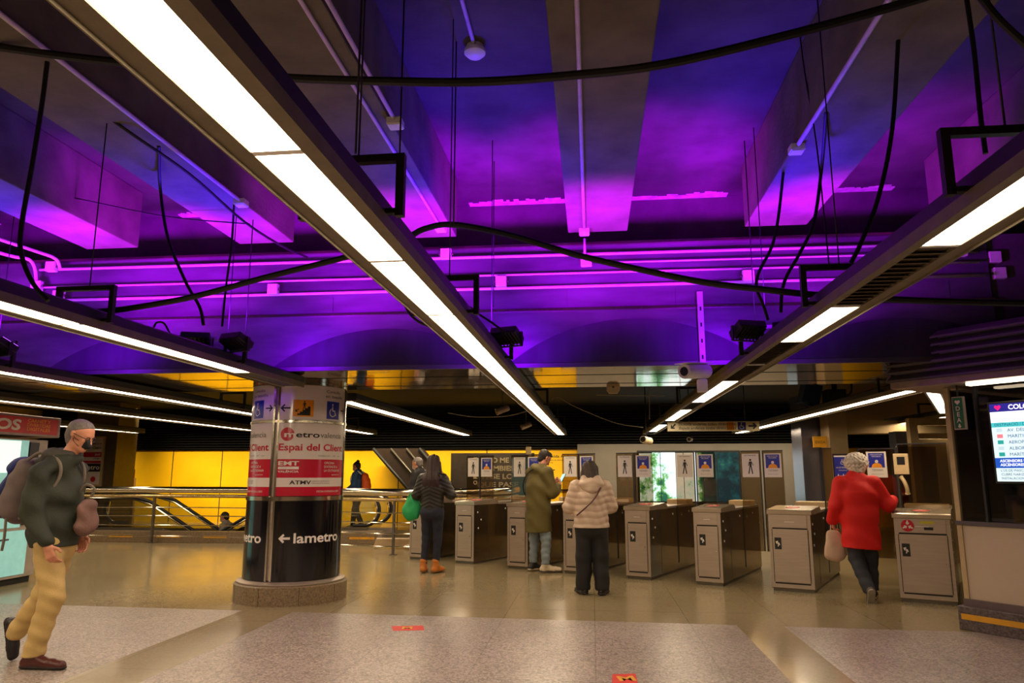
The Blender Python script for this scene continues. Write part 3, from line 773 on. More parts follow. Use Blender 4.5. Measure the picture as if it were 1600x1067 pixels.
def leaf(g, x0, x1, y, z0, z1, kind, hw=None):
    mb = MB(); mb.box((x0, y - 0.008, z0), (x1, y + 0.008, z1), bev=0.003)
    lf = mb.build('barrier_leaf', smoked, g)
    mb = MB()
    e = x0 if kind != 'ped' else x1
    mb.box((x1 - 0.012 if kind == 'ped' else x0, y - 0.012, z0), (x1 if kind == 'ped' else x0 + 0.012, y + 0.012, z1 + 0.005))
    mb.box((x0, y - 0.012, z1), (x1, y + 0.012, z1 + 0.014))
    mb.build('leaf_edge', black_metal, lf)
    if kind in ('ped', 'blue', 'access'):
        w = min(0.235, abs(x1 - x0) - 0.03); M = frame(((x0 + x1) / 2, y - 0.0095, z1 - 0.36), (1, 0, 0), (0, 0, 1))
        pm, ms = {'ped': poster_ped, 'blue': poster_blue, 'access': poster_access}[kind](M, w, 0.33)
        pm.build('poster', ms, lf)
LY = 1.15; GL = 2.1
def gate(i):
    gx, gy, w, label = gates[i]
    g = thing('ticket_gate', label, 'ticket gate', (gx, gy, 0), GA, 'row of ticket gates')
    mb = MB(); mb.box((0.012, 0.012, 0), (w - 0.012, GL - 0.01, 0.05)); mb.build('plinth', steel_dark, g)
    mb = MB(); mb.box((0, 0.0, 0.035), (w, GL, 0.915), bev=0.006); mb.build('cabinet', steel_side, g)
    mb = MB(); mb.box((0.003, -0.006, 0.045), (w - 0.003, 0.0, 0.91)); mb.build('front_plate', steel, g)
    d = MB(); d.box((0.045, -0.013, 0.11), (w - 0.045, -0.0065, 0.735), bev=0.003); d = d.build('door', steel, g)
    m2 = MB(); m2.tube([(w - 0.075, -0.022, 0.43), (w - 0.075, -0.012, 0.43)], 0.009, 10); m2.build('lock', chrome, d)
    s = MB(); M = frame((0.115 if w < .4 else 0.105, -0.0145, 0.575), (1, 0, 0), (0, 0, 1))
    rect(s, M, -0.04, -0.08, 0.04, 0.06); s.slot = 1; arrow(s, M, -0.005, 0.0, 0.052, R(150), 0.001, 0.22); arrow(s, M, 0.006, -0.026, 0.045, R(70), 0.001, 0.22); s.build('arrow_sticker', [ink, white_ink], d)
    m2 = MB(); m2.box((0.045, -0.012, 0.755), (w - 0.045, -0.0065, 0.905), bev=0.003); up = m2.build('upper_plate', steel, g)
    m2 = MB()
    for a, b in ((0.737, 0.753), (0.09, 0.106)): m2.box((0.045, -0.0068, a), (w - 0.045, -0.0062, b))
    m2.box((0.036, -0.0068, 0.11), (0.043, -0.0062, 0.735)); m2.box((w - 0.043, -0.0068, 0.11), (w - 0.036, -0.0062, 0.735)); m2.build('door_gap', dark_slot, g)
    m2 = MB(); m2.box((w * .38, -0.0135, 0.822), (w * .62, -0.0122, 0.827)); m2.build('label_strip', white_pl, up)
    if i == 7:
        m2 = MB(); M = frame((0.14, -0.0135, 0.832), (1, 0, 0), (0, 0, 1)); disc(m2, M, 0, 0, 0.066); m2.slot = 1
        for k in range(3): arrow(m2, M, 0.032 * math.cos(R(90 + 120 * k)), 0.032 * math.sin(R(90 + 120 * k)), 0.05, R(-90 + 120 * k), 0.001, 0.3)
        m2.build('round_sticker', [crimson, white_ink], up)
        m2 = MB(); m2.box((0.27, -0.0145, 0.855), (0.41, -0.0125, 0.885)); m2.build('display_strip', mat('green_strip', rgb(190, 180, 40), .4), up)
        m2 = MB(); m2.box((0.30, -0.0165, 0.79), (0.39, -0.0125, 0.82), bev=0.002); m2.build('card_slot', dark_slot, up)
    # lid: a slightly raised reader top, then the lower middle top
    m2 = MB(); m2.prism([(-0.012, -0.015, 0.915), (-0.012, -0.015, 0.958), (-0.012, 0.0, 0.968), (-0.012, 0.62, 1.0), (-0.012, 0.70, 0.955), (-0.012, 0.70, 0.915)], (w + 0.024, 0, 0))
    lid = m2.build('reader_lid', mat('lid_steel', rgb(190, 172, 150), 0.25, 0.7, .05, 5), g)
    m2 = MB(); M = frame((w * .48, 0.33, 0.9875), (1, 0, 0), (0, 0.62, 0.032)); disc(m2, M, 0, 0, 0.085, n=28, ry=0.11); m2.slot = 1
    for k in range(3): arrow(m2, M, 0.04 * math.cos(R(90 + 120 * k)), 0.05 * math.sin(R(90 + 120 * k)), 0.06, R(-90 + 120 * k), 0.001, 0.3)
    m2.build('round_sticker', [red_vin, white_ink], lid)
    m2 = MB(); m2.box((0.0, 0.70, 0.915), (w, GL, 0.945), bev=0.004); m2.build('middle_top', steel, g)
    m2 = MB(); m2.box((0.02, GL - 0.42, 0.945), (w - 0.02, GL - 0.12, 1.015), bev=0.008); m2.build('rear_housing', mat('cream_housing', rgb(215, 185, 135), 0.4), g)
    m2 = MB()
    m2.box((w, LY - 0.03, 0.12), (w + 0.001, LY + 0.03, 0.93)); m2.build('leaf_slot', dark_slot, g)
    MB().box((w, 0.42, 0.06), (w + 0.001, 0.428, 0.91)).build('side_joint', dark_slot, g); MB().box((-0.001, LY - 0.03, 0.12), (0.0, LY + 0.03, 0.93)).build('leaf_slot', dark_slot, g)
    for (yy, zz) in ((0.10, 0.80), (0.20, 0.68), (0.12, 0.55), (0.95, 0.83), (1.35, 0.8), (1.7, 0.84)): MB().tube([(w, yy, zz), (w + 0.004, yy, zz)], 0.014, 10).build('sensor_eye', white_pl, g)
    # tall glass leaves, closed across the lanes
    if i < 7:
        nx, ny = gates[i + 1][0] - gx, gates[i + 1][1] - gy
        lane = nx * math.cos(-GA) - ny * math.sin(-GA)          # distance of the next gate along this front
        off = nx * math.sin(-GA) + ny * math.cos(-GA)
        half = (lane - w) / 2
        if i == 6: leaf(g, w + 0.004, w + 0.13, LY, 0.35, 1.74, 'plain'); 
        leaf(g, w + 0.004 + (0.13 if i == 6 else 0), w + half - 0.015 + (-.06 if i == 6 else 0), LY - .0 + (0.05 if i == 6 else 0), 0.35, 1.66 if i == 6 else 1.72, 'access' if i == 6 else 'ped')
    if i > 0:
        nx, ny = gx - gates[i - 1][0], gy - gates[i - 1][1]
        lane = nx * math.cos(-GA) - ny * math.sin(-GA)
        half = (lane - gates[i - 1][2]) / 2
        leaf(g, -half + 0.015, -0.004, LY, 0.35, 1.72, 'blue')
    if i == 7:
        leaf(g, 0.02, w + 0.02, LY + .1, 0.96, 1.78, 'plain')
        m2 = MB(); m2.box((-0.02, LY - 0.075, 1.40), (0.15, LY - 0.02, 1.66), bev=0.006); ic = m2.build('intercom', mat('cream_plastic', rgb(225, 198, 150), .45), g)
        m2 = MB(); m2.box((0.02, LY - 0.078, 1.52), (0.11, LY - 0.0755, 1.62)); m2.build('intercom_screen', ink, ic)
        m2 = MB(); m2.tube(smooth_path([(0.05, LY - 0.09, 1.37), (0.085, LY - 0.115, 1.31), (0.11, LY - 0.115, 1.22), (0.11, LY - 0.09, 1.16)], 5), [0.03] + [0.024] * 14 + [0.032], 10); m2.build('handset', _M['cream_plastic'], ic)
    return g
for i in range(8): gate(i)

# ================================================================== HANDRAIL, KERB AND ESCALATORS
rail_path = smooth_path([(-15.5, 14.9, 0), (-12, 14.9, 0), (-9, 14.88, 0), (-7.3, 14.8, 0), (-5.9, 14.25, 0), (-4.7, 13.5, 0), (-3.5, 13.15, 0), (-2.3, 13.6, 0), (-1.7, 14.6, 0), (-1.6, 16.0, 0)], 8)
up_ = lambda z: [(p.x, p.y, z) for p in rail_path]
t = thing('guard_rail', 'long stainless steel guard rail around the escalator opening', 'railing', (-7.3, 14.8, 0))
mb = MB(); mb.tube(up_(1.08), 0.068, 14); mb.build('top_tube', chrome, t, world=True)
mb = MB(); mb.tube(up_(0.955), 0.038, 10); mb.build('lower_handrail', mat('brassy_steel', rgb(205, 180, 130), 0.25, .9), t, world=True)
for z in (0.72, 0.55, 0.36, 0.14):
    mb = MB(); mb.tube(up_(z), 0.011, 6); mb.build('rail_bar', chrome, t, world=True)
for p in ((-14.5, 14.9), (-11.8, 14.9), (-9.12, 14.88), (-6.8, 14.62), (-3.52, 13.15), (-1.9, 14.2)):
    mb = MB(); mb.box((p[0] - 0.018, p[1] - 0.035, 0.0), (p[0] + 0.018, p[1] + 0.035, 0.93)); mb.box((p[0] - .06, p[1] - .06, 0), (p[0] + .06, p[1] + .06, 0.008)); mb.build('rail_post', steel_dark, t, world=True)
t = thing('kerb', 'low granite kerb with yellow strips along the guard rail', 'kerb', (-9.5, 15.05, 0))
mb = MB(); mb.box((-15.5, 15.0, 0), (-4.4, 15.2, 0.23), bev=0.01); mb.build('kerb_stone', granite, t, world=True)
for a, b in ((170, 207), (244, 281), (318, 354), (100, 137), (546, 585)):
    xa, xb = at(a, 840, Y=15.0).x, at(b, 840, Y=15.0).x
    mb = MB(); mb.box((xa, 14.994, 0.10), (xb, 15.0, 0.145)); mb.build('yellow_strip', yellow_pt, t, world=True)
def escalator(x0, y0, sgn, flat, run, label):
    t = thing('escalator', label, 'escalator', (x0, y0, 0))
    ang = R(30)
    for s in (0, 1):
        yy = s * 1.0
        pr = [(sgn * (0.33 - 0.33 * math.sin(a)), 0.6 - 0.33 * math.cos(a) + 0.0) for a in np.linspace(0.15, math.pi, 12)]
        pr = [(p[0], p[1]) for p in pr]
        path = [(sgn * 0.6, yy, 0.27)] + [(p[0], yy, p[1]) for p in pr] + [(sgn * flat * .6, yy, 0.93), (sgn * (flat - .2), yy, 0.92), (sgn * (flat + 0.25), yy, 0.80), (sgn * (flat + run), yy, 0.80 - (run - .25) * math.tan(ang))]
        mb = MB(); mb.tube(path, 0.036, 8); mb.build('handrail', rubber, t)
        mb = MB(); mb.tube([(p[0] + (sgn * .055 if i < 8 else 0), p[1], p[2] - (0.055 if i > 6 else -.0)) for i, p in enumerate(path[1:])], 0.022, 8); mb.build('handrail_track', chrome, t)
        zz = 0.84
        mb = MB(); mb.prism([(sgn * .1, yy - .012, .45), (sgn * .12, yy - .012, .75), (sgn * .3, yy - .012, .86), (sgn * (flat - .2), yy - .012, .86), (sgn * (flat + .25), yy - .012, .74), (sgn * (flat + run), yy - .012, .74 - (run - .25) * math.tan(ang)),
                             (sgn * (flat + run), yy - .012, .05 - (run) * math.tan(ang)), (sgn * flat, yy - .012, .1), (sgn * .3, yy - .012, .1)], (0, .024, 0)); mb.build('balustrade', clear, t)
        mb = MB(); mb.prism([(sgn * -.1, yy - .09, 0.0), (sgn * -.1, yy - .09, .16), (sgn * flat, yy - .09, .16), (sgn * (flat + run), yy - .09, .16 - run * math.tan(ang)), (sgn * (flat + run), yy - .09, -.25 - run * math.tan(ang)), (sgn * flat, yy - .09, -.25), (sgn * -.1, yy - .09, -0.2)], (0, .18, 0)); mb.build('skirt', steel, t)
    mb = MB(); mb.box((min(sgn * -.6, sgn * flat), 0.09, -.06), (max(sgn * -.6, sgn * flat), .91, 0.006)); mb.build('landing_plate', steel_dark, t)
    mb = MB(); n = int(run / .4)
    for i in range(n): 
        xa = sgn * (flat + i * .4); z = -(i + 1) * .4 * math.tan(ang) + .1
        mb.box((min(xa, xa + sgn * .4), .09, z - .24), (max(xa, xa + sgn * .4), .91, z))
    mb.build('steps', steel_dark, t)
    return t
escalator(-11.6, 15.9, 1, 1.5, 3.4, 'escalator going down to the right, left of the round pillar')
escalator(-4.75, 16.5, -1, 2.25, 3.0, 'escalator whose round newel ends show behind the rail, right of the pillar')
# lower flight of stairs in the well
t = thing('stair_flight', 'short flight of steps going down in the escalator well, seen through the rail', 'stairs', (-12.0, 15.28, -2.4))
mb = MB()
for i in range(6): mb.box((i * .3, 0, 0), (3.6 if i > 4 else (i + 1) * .3, .5, 2.3 - i * .22))
mb.build('steps', mat('stair_stone', rgb(150, 128, 95), .6), t)
t.location.z = -4.0; 
# dark rising flight behind
P = [at(583, 700, Y=20.2), at(655, 700, Y=20.2), at(714, 772, Y=20.2), at(645, 772, Y=20.2)]
dirv = (P[0] - P[3]); ZT = 2.105
t = thing('upper_staircase', 'dark underside of a staircase rising to the left in front of the yellow wall', 'stairs', (P[2].x, 20.2, 0))
base0 = P[3] - dirv * (P[3].z / dirv.z); base1 = P[2] - (P[1] - P[2]) * (P[2].z / (P[1] - P[2]).z)
k0 = (ZT - P[3].z) / dirv.z
mb = MB(); mb.prism([base0, base1, P[2] + (P[1] - P[2]) * ((ZT - P[2].z) / (P[1] - P[2]).z), P[3] + dirv * k0], (0, 0.6, 0)); mb.build('stair_body', mat('brown_steel', rgb(70, 56, 48), .4, .4), t, world=True)
for f in (0.0, 0.38, 0.72, 1.0):
    a = base0.lerp(base1, f); b = (P[3] + dirv * k0).lerp(P[2] + (P[1] - P[2]) * ((ZT - P[2].z) / (P[1] - P[2]).z), f)
    mb = MB(); mb.tube([a + Vector((0, -.03, 0)), b + Vector((0, -.03, 0))], 0.05 if f in (0, 1) else 0.03, 6); mb.build('stringer', black_metal if f in (0, 1) else steel_dark, t, world=True)

# pale leaning board at the rail's foot
pa, pb, pc_, pd = at(588, 842, Y=14.2), at(640, 842, Y=14.2), at(636, 855, z=0.02), at(583, 855, z=0.02)
mb = MB(); mb.prism([pd, pc_, pb, pa], (0, 0.02, 0.02))
solo(mb, 'cream_board', mat('cream_board', rgb(225, 200, 165), .5), 'pale slanted board lying behind the rail foot, left of the gates', 'board')

# ================================================================== LEFT: TICKET MACHINE AND INFORMATION PILLAR
VX = -7.45
t = thing('ticket_machine', 'red and cyan vending machine cut by the left edge of the photo', 'machine', (VX, 9.0, 0))
cyan_lit = mat('lit_cyan_panel', rgb(130, 190, 180), 0.2, emit=0.42, emcol=(0.42, 0.80, 0.72))
white_lit = mat('lit_white_panel', rgb(230, 240, 235), 0.2, emit=0.9, emcol=(0.8, 0.95, 0.9))
mach = mat('machine_body', rgb(175, 160, 152), .4, .1)
mb = MB(); mb.box((VX - 0.9, 6.0, 0.08), (VX, 9.50, 1.86), bev=0.01); mb.build('machine_body', mach, t, world=True)
mb = MB(); mb.box((VX - 0.85, 6.05, 0.0), (VX - 0.03, 9.46, 0.08)); mb.build('plinth', dark_slot, t, world=True)
Mx = lambda y, z, d=0.0: frame((VX + d, y, z), (0, 1, 0), (0, 0, 1))
mb = MB(); mb.box((VX, 8.0, 0.72), (VX + 0.012, 9.14, 1.84)); mb.build('lit_window', cyan_lit, t, world=True)
mb = MB(); mb.box((VX + 0.0125, 8.5, 1.42), (VX + 0.016, 9.0, 1.83)); mb.build('lit_poster', white_lit, t, world=True)
mb = MB(); mb.box((VX, 9.16, 0.75), (VX + 0.02, 9.32, 1.82)); mb.build('side_recess', mat('navy_recess', rgb(40, 35, 50), .3), t, world=True)
mb = MB(); mb.box((VX, 8.0, 0.12), (VX + 0.014, 9.30, 0.68)); dp = mb.build('lower_door', cyan_lit, t, world=True)
mb = MB(); mb.tube([(VX + .03, 8.7, .58), (VX + .03, 8.95, .58)], .012, 6); mb.build('handle', ink, t, world=True)
mb = MB(); mb.box((VX - 0.5, 6.0, 1.90), (VX + 0.05, 9.64, 2.17), bev=0.008); sg = mb.build('header_box', mat('header_frame', rgb(150, 130, 130), .4, .3), t, world=True)
mb = MB(); mb.box((VX + 0.0505, 6.05, 1.93), (VX + 0.053, 9.59, 2.14)); mb.build('header_face', mat('red_header', rgb(205, 28, 34), .35), t, world=True)
mb = MB(); text_mb('FOTOS', 0.13, Mx(8.91, 1.97, .054), mb, bold=.05, align='RIGHT', shear=.1, width=1.05); mb.build('lettering', white_ink, t, world=True)
for s, z in (('CARNET Y', 2.08), ('DIVERTIDAS', 2.025), ('DIGITALES', 1.97)):
    mb = MB(); text_mb(s, 0.042, Mx(9.02, z, .054), mb, bold=.03, width=.42); mb.build('lettering', orange_vin, t, world=True)

YP = 18.9
t = thing('information_pillar', 'square pillar with a tall white and red information panel behind the walking man', 'pillar', (at(140, 740, Y=YP).x, YP, 0))
xa, xb = at(112, 740, Y=YP).x, at(178, 740, Y=YP).x
mb = MB(); mb.box((xa, YP, 0), (xb, YP + .9, 3.34)); mb.build('pillar_body', mat('olive_pillar', rgb(92, 76, 44), .5), t, world=True)
xa, xb = at(112, 740, Y=YP).x, at(160, 740, Y=YP).x
M = frame((xa, YP - .002, 1.13), (1, 0, 0), (0, 0, 1)); w = xb - xa
mb = MB(); mb.box((xa - .02, YP - .05, 1.05), (xb + .03, YP - .001, 2.42)); mb.build('panel_frame', mat('sand_frame', rgb(190, 165, 120), .5), t, world=True)
def band(z0, z1, m, nm, x0=.02, x1=None):
    mb = MB(); mb.box((xa + x0, YP - .056, z0), ((xb - .04) if x1 is None else xa + x1, YP - .051, z1)); mb.build(nm, m, t, world=True)
band(1.13, 2.38, white_en, 'info_panel')
mb = MB()
for z0, z1 in ((1.86, 1.99), (1.70, 1.76)): mb.box((xa + .02, YP - .060, z0), (xb - .04, YP - .0565, z1))
mb.build('red_band', crimson, t, world=True)
mb = MB(); mb.box((xa + .02, YP - .060, 1.47), (xb - .04, YP - .0565, 1.69)); mb.build('black_band', black_en, t, world=True)
for s, h, z, m, wd_ in (('lametro', .12, 1.53, white_ink, .62), ('Espai del Client', .06, 2.08, ink, .66), ('metrovalencia', .05, 2.2, ink_grey, .6), ('ATMV', .035, 1.80, ink, .2), ('EMT', .05, 1.9, white_ink, .16)):
    mb = MB(); text_mb(s, h, frame((xb - .06, YP - .062, z), (1, 0, 0), (0, 0, 1)), mb, align='RIGHT', width=wd_, bold=.02); mb.build('lettering', m, t, world=True)
mb = MB(); disc(mb, frame((xb - .22, YP - .0575, 1.27), (1, 0, 0), (0, 0, 1)), 0, 0, .075); mb.build('round_symbol', crimson, t, world=True)
mb = MB(); mb.box((xb - .62, YP - .058, 1.2), (xb - .48, YP - .0565, 1.36)); mb.build('square_symbol', orange_vin, t, world=True)
# small red sign on a stand by the far yellow wall
p = at(205, 765, Y=20.4)
t = thing('stand_sign', 'small dark red sign on a grey post in front of the yellow wall', 'sign', (p.x, 20.4, 0))
mb = MB(); mb.prism([(-.14, -.05, 0), (.14, -.05, 0), (.09, -.05, 1.3), (-.09, -.05, 1.3)], (0, .1, 0)); mb.build('post', steel, t)
mb = MB(); mb.box((-.09, -.06, 1.12), (.09, -.02, 1.54), bev=.01); sp_ = mb.build('sign_panel', mat('dark_red', rgb(130, 35, 30), .4), t)
mb = MB(); rect(mb, frame((0, -.062, 1.28), (1, 0, 0), (0, 0, 1)), -.04, -.06, .04, .08); mb.build('sign_mark', ink, sp_)
# ================================================================== FAR WALL: SCREEN, ADVERT, SIGNS
YS = Y_BACK - 0.16
a, b = at(995, 706, Y=YS), at(1155, 706, Y=YS)
t = thing('video_screen', 'large bright screen showing white sky and green leaves on the grey far wall', 'screen', ((a.x + b.x) / 2, YS, 0.62))
W2 = (b.x - a.x) / 2; H2 = a.z - 0.62
mb = MB(); mb.box((-W2, -.10, 0), (W2, -.001, H2 + .04), bev=.015); mb.build('screen_frame', black_metal, t)
leafm = bpy.data.materials.new('leaf_picture'); leafm.use_nodes = True
nt = leafm.node_tree; b_ = nt.nodes['Principled BSDF']; b_.inputs['Roughness'].default_value = .2
tc = nt.nodes.new('ShaderNodeTexCoord'); sx = nt.nodes.new('ShaderNodeSeparateXYZ'); nt.links.new(tc.outputs['Object'], sx.inputs[0])
n1 = nt.nodes.new('ShaderNodeTexNoise'); n1.inputs['Scale'].default_value = 2.6; n1.inputs['Detail'].default_value = 6; n1.inputs['Roughness'].default_value = .65
nt.links.new(tc.outputs['Object'], n1.inputs['Vector'])
rx = nt.nodes.new('ShaderNodeValToRGB')      # how leafy each column of the picture is
mr = nt.nodes.new('ShaderNodeMapRange'); mr.inputs['From Min'].default_value = -W2; mr.inputs['From Max'].default_value = W2
nt.links.new(sx.outputs['X'], mr.inputs['Value']); nt.links.new(mr.outputs['Result'], rx.inputs['Fac'])
for i, (p_, v) in enumerate(((0, .62), (.14, .5), (.25, .42), (.32, .68), (.48, .8), (.58, .62), (.66, .12), (1.0, .02))):
    e = rx.color_ramp.elements[i] if i < 2 else rx.color_ramp.elements.new(p_)
    e.position = p_; e.color = (v, v, v, 1)
mz = nt.nodes.new('ShaderNodeMath'); mz.operation = 'MULTIPLY_ADD'; mz.inputs[1].default_value = .13; nt.links.new(sx.outputs['Z'], mz.inputs[0]); nt.links.new(rx.outputs['Color'], mz.inputs[2])
ad = nt.nodes.new('ShaderNodeMath'); ad.operation = 'MULTIPLY_ADD'; ad.inputs[1].default_value = 1.3; nt.links.new(n1.outputs['Fac'], ad.inputs[0]); nt.links.new(mz.outputs[0], ad.inputs[2])
cr = nt.nodes.new('ShaderNodeValToRGB'); sub = nt.nodes.new('ShaderNodeMath'); sub.operation = 'SUBTRACT'; sub.inputs[1].default_value = .75
nt.links.new(ad.outputs[0], sub.inputs[0]); nt.links.new(sub.outputs[0], cr.inputs['Fac'])
els = [(0.0, (.001, .012, .016)), (.24, (.004, .05, .05)), (.38, (.02, .14, .06)), (.47, (.16, .42, .1)), (.55, (.7, .92, .95)), (.75, (1, 1, 1))]
for i, (p_, c_) in enumerate(els):
    e = cr.color_ramp.elements[i] if i < 2 else cr.color_ramp.elements.new(p_)
    e.position = p_; e.color = c_ + (1,)
leafm.cycles.emission_sampling = 'NONE'; nt.links.new(cr.outputs['Color'], b_.inputs['Emission Color']); b_.inputs['Emission Strength'].default_value = 1.35; b_.inputs['Base Color'].default_value = (.01, .01, .01, 1)
mb = MB(); mb.box((-W2 + .05, -.104, .05), (W2 - .05, -.1005, H2 - .02)); mb.build('picture', leafm, t)
mb = MB()
for f in (-.55, -.1, .28, .55): mb.box((W2 * f - .008, -.108, .05), (W2 * f + .008, -.1045, H2 - .02))
mb.build('panel_joint', black_metal, t)

# dark advertisement board
a, b = at(705, 708, Y=20.4), at(835, 708, Y=20.4)
t = thing('advert_board', 'dark advertising board with pale slogan behind the left gates', 'board', ((a.x + b.x) / 2, 20.4, 0))
w = (b.x - a.x) / 2
mb = MB(); mb.box((-w, -.04, .3), (w, .04, a.z), bev=.01); mb.build('board', mat('umber_board', rgb(46, 36, 26), .25), t)
for s, z, wd_ in (('NO ME', 1.72, .62), ('CAMBIES', 1.50, .9), ('PASE LO', 1.28, .85), ('QUE PASE', 1.06, 1.15)):
    mb = MB(); text_mb(s, .13, frame((0.15, -.043, z), (1, 0, 0), (0, 0, 1)), mb, bold=.05, align='CENTER', width=wd_); mb.build('lettering', mat('dull_letters', rgb(120, 105, 80), .5), t)
mb = MB()
for i, ch in enumerate('METRO'): text_mb(ch, .1, frame((-.42, -.043, 1.76 - i * .16), (0, 0, 1), (-1, 0, 0)), mb, bold=.05)
mb.build('lettering', white_ink, t)
# steel post
p = at(826, 760, Y=14.4)
solo(MB().box((p.x - .05, 14.35, 0), (p.x + .05, 14.45, at(826, 698, Y=14.4).z), bev=.008), 'steel_post', mat('pale_post', rgb(170, 148, 108), .4, .4), 'pale square steel post standing behind the gate of the olive man', 'post')
# yellow notice wall with text and arrow
p = at(868, 712, Y=Y_BACK)
t = thing('wall_sign', 'black lettering with a left arrow on the yellow wall beside the grey wall', 'sign', (p.x, Y_BACK - .012, p.z - .5))
mb = MB(); mb.box((-.25, 0, -.2), (.62, .01, .62)); mb.build('sign_panel', yellow_m, t)
mb = MB(); text_mb('Eixida Andanes', .075, frame((-.2, -.002, .45), (1, 0, 0), (0, 0, 1)), mb, width=.8, bold=.02); text_mb('Totes les direccions', .04, frame((-.2, -.002, .36), (1, 0, 0), (0, 0, 1)), mb, width=.5)
text_mb('Salida', .04, frame((-.2, -.002, .29), (1, 0, 0), (0, 0, 1)), mb); arrow(mb, frame((-.1, -.002, .1), (1, 0, 0), (0, 0, 1)), 0, 0, .16, math.pi); mb.build('lettering', ink, t)
# hanging direction sign
YH = 13.6
a, b = at(1043, 674, Y=YH), at(1186, 658, Y=YH)
t = thing('hanging_sign', 'long white direction sign with arrows hanging above the right gates', 'sign', ((a.x + b.x) / 2, YH, a.z))
w = (b.x - a.x) / 2; h = b.z - a.z
mb = MB(); mb.box((-w, -.03, 0), (w, .03, h), bev=.006); mb.build('sign_box', mat('cream_sign', rgb(245, 228, 190), .4), t)
F = lambda x, z: frame((x, -.032, z), (1, 0, 0), (0, 0, 1))
mb = MB(); arrow(mb, F(-w + .1, h * .5), 0, 0, .12, R(225), 0, .22); arrow(mb, F(w - .12, h * .5), 0, 0, .15, 0, 0, .2)
text_mb('Baixada andanes totes direccions', .05, F(-w + .2, h * .6), mb, width=1.0); text_mb('Bajada andenes todas direcciones', .05, F(-w + .2, h * .18), mb, width=1.0, shear=.2); mb.build('lettering', ink, t)
mb = MB(); rect(mb, F(w - .5, h * .5), -.07, -.07, .05, .07); mb.build('stair_sign', orange_vin, t)
mb = MB(); rect(mb, F(w - .31, h * .5), -.07, -.07, .07, .07); mb.build('wheelchair_sign', blue_vin, t)
mb = MB(); wheelchair(mb, F(w - .31, h * .5), 0, 0, .12, .002); mb.build('wheelchair_symbol', white_ink, t)
mb = MB(); mb.tube([(-w * .7, 0, h), (-w * .7, 0, 3.35 - a.z)], .008, 6); mb.build('hanger', black_metal, t); MB().tube([(w * .7, 0, h), (w * .7, 0, 3.35 - a.z)], .008, 6).build('hanger', black_metal, t)

# white bullet camera and its strut
YCAM = 6.95
a = at(1092, 452, Y=7.12); b = at(1098, 585, Y=7.12)
t = thing('security_camera', 'white bullet security camera hanging on a slotted metal strut', 'security camera', (a.x + .02, 7.229, 2.45))
mb = MB(); mb.box((-.028, -.02, -.06), (.028, .02, a.z - 2.45)); st = mb.build('strut', mat('pale_strut', rgb(190, 180, 185), .45, .4), t)
mb = MB()
for z in np.arange(.05, a.z - 2.5, .16): mb.box((-.008, -.022, z), (.008, -.0205, z + .04))
mb.build('slot', dark_slot, st)
cd = Vector((-.62, -.75, -.10)).normalized()
o_ = at(1090, 580, Y=YCAM) - t.location
body = [o_ - cd * .16, o_ + cd * .23]
mb = MB(); mb.tube([body[0], body[0] + cd * .01, body[1] - cd * .005, body[1]], [.06, .068, .068, .062], 18); mb.build('camera_body', white_pl, t)
mb = MB(); mb.tube([body[1] + cd * .0, body[1] + cd * .006], [.042, .04], 16); mb.build('lens', ink, t)
sh = frame(o_ + Vector((0, 0, .07)), cd, Vector((0, 0, 1)).cross(cd))
mb = MB(); mb.box((-.17, -.07, 0), (.28, .07, .008), sh, bev=.003); mb.build('sun_shield', white_pl, t)
mb = MB(); mb.tube([o_ - cd * .06 + Vector((0, 0, -.05)), o_ - cd * .06 + Vector((.03, .05, -.11)), Vector((.0, -.02, -.06 + 0))], .02, 8); mb.box((o_.x + .0, o_.y + .02, o_.z - .19), (o_.x + .09, o_.y + .1, o_.z - .07), bev=.01); mb.build('camera_arm', white_pl, t)
# wifi-like device under the soffit
p = at(958, 602, Y=9.08)
t = thing('ceiling_sensor', 'small cream rounded box with a dark mark under the back edge of the steel soffit', 'sensor', (p.x, 9.08, p.z))
mb = MB(); mb.prism([(-.08, -.03, .13), (-.08, -.03, -.06), (-.05, -.03, -.1), (.05, -.03, -.1), (.08, -.03, -.06), (.08, -.03, .13)], (0, .06, 0)); mb.build('housing', mat('cream_dev', rgb(205, 185, 140), .5), t)
mb = MB(); arrow(mb, frame((0, -.032, .0), (1, 0, 0), (0, 0, 1)), 0, 0, .08, R(-90), 0, .2); mb.build('mark', ink, t)
# small lamps and cameras in the dark hall
def bullet(px, py, Y, d, label, s=1.0, m=None, nm='security_camera', cat='security camera'):
    p = at(px, py, Y=Y); d = Vector(d).normalized()
    t = thing(nm, label, cat, p)
    mb = MB(); mb.tube([-d * .10 * s, d * .10 * s], .05 * s, 14); mb.build('barrel', m or white_pl, t)
    mb = MB(); mb.tube([d * .1005 * s, d * .104 * s], .038 * s, 14); mb.build('lens', ink, t)
    mb = MB(); mb.tube([(0, 0, .03), (0, 0, 3.35 - p.z)], .012, 6); mb.build('hanger', black_metal, t)
bullet(1010, 688, 15.5, (-.5, -.8, .1), 'cream round camera at the lower end of the right light run', 1.5, mat('cream_cam', rgb(220, 200, 165), .4))
bullet(1078, 686, 17.5, (-.3, -.9, -.1), 'tiny white camera in the dark under the hanging sign', 1.1)
bullet(785, 640, 12.0, (-.8, -.3, -.35), 'upper of two small spotlights in the dark left of the middle light run end', 1.1, steel, 'spotlight', 'spotlight')
bullet(822, 665, 14.0, (-.8, -.3, -.35), 'lower of two small spotlights in the dark left of the middle light run end', 1.0, steel, 'spotlight', 'spotlight')
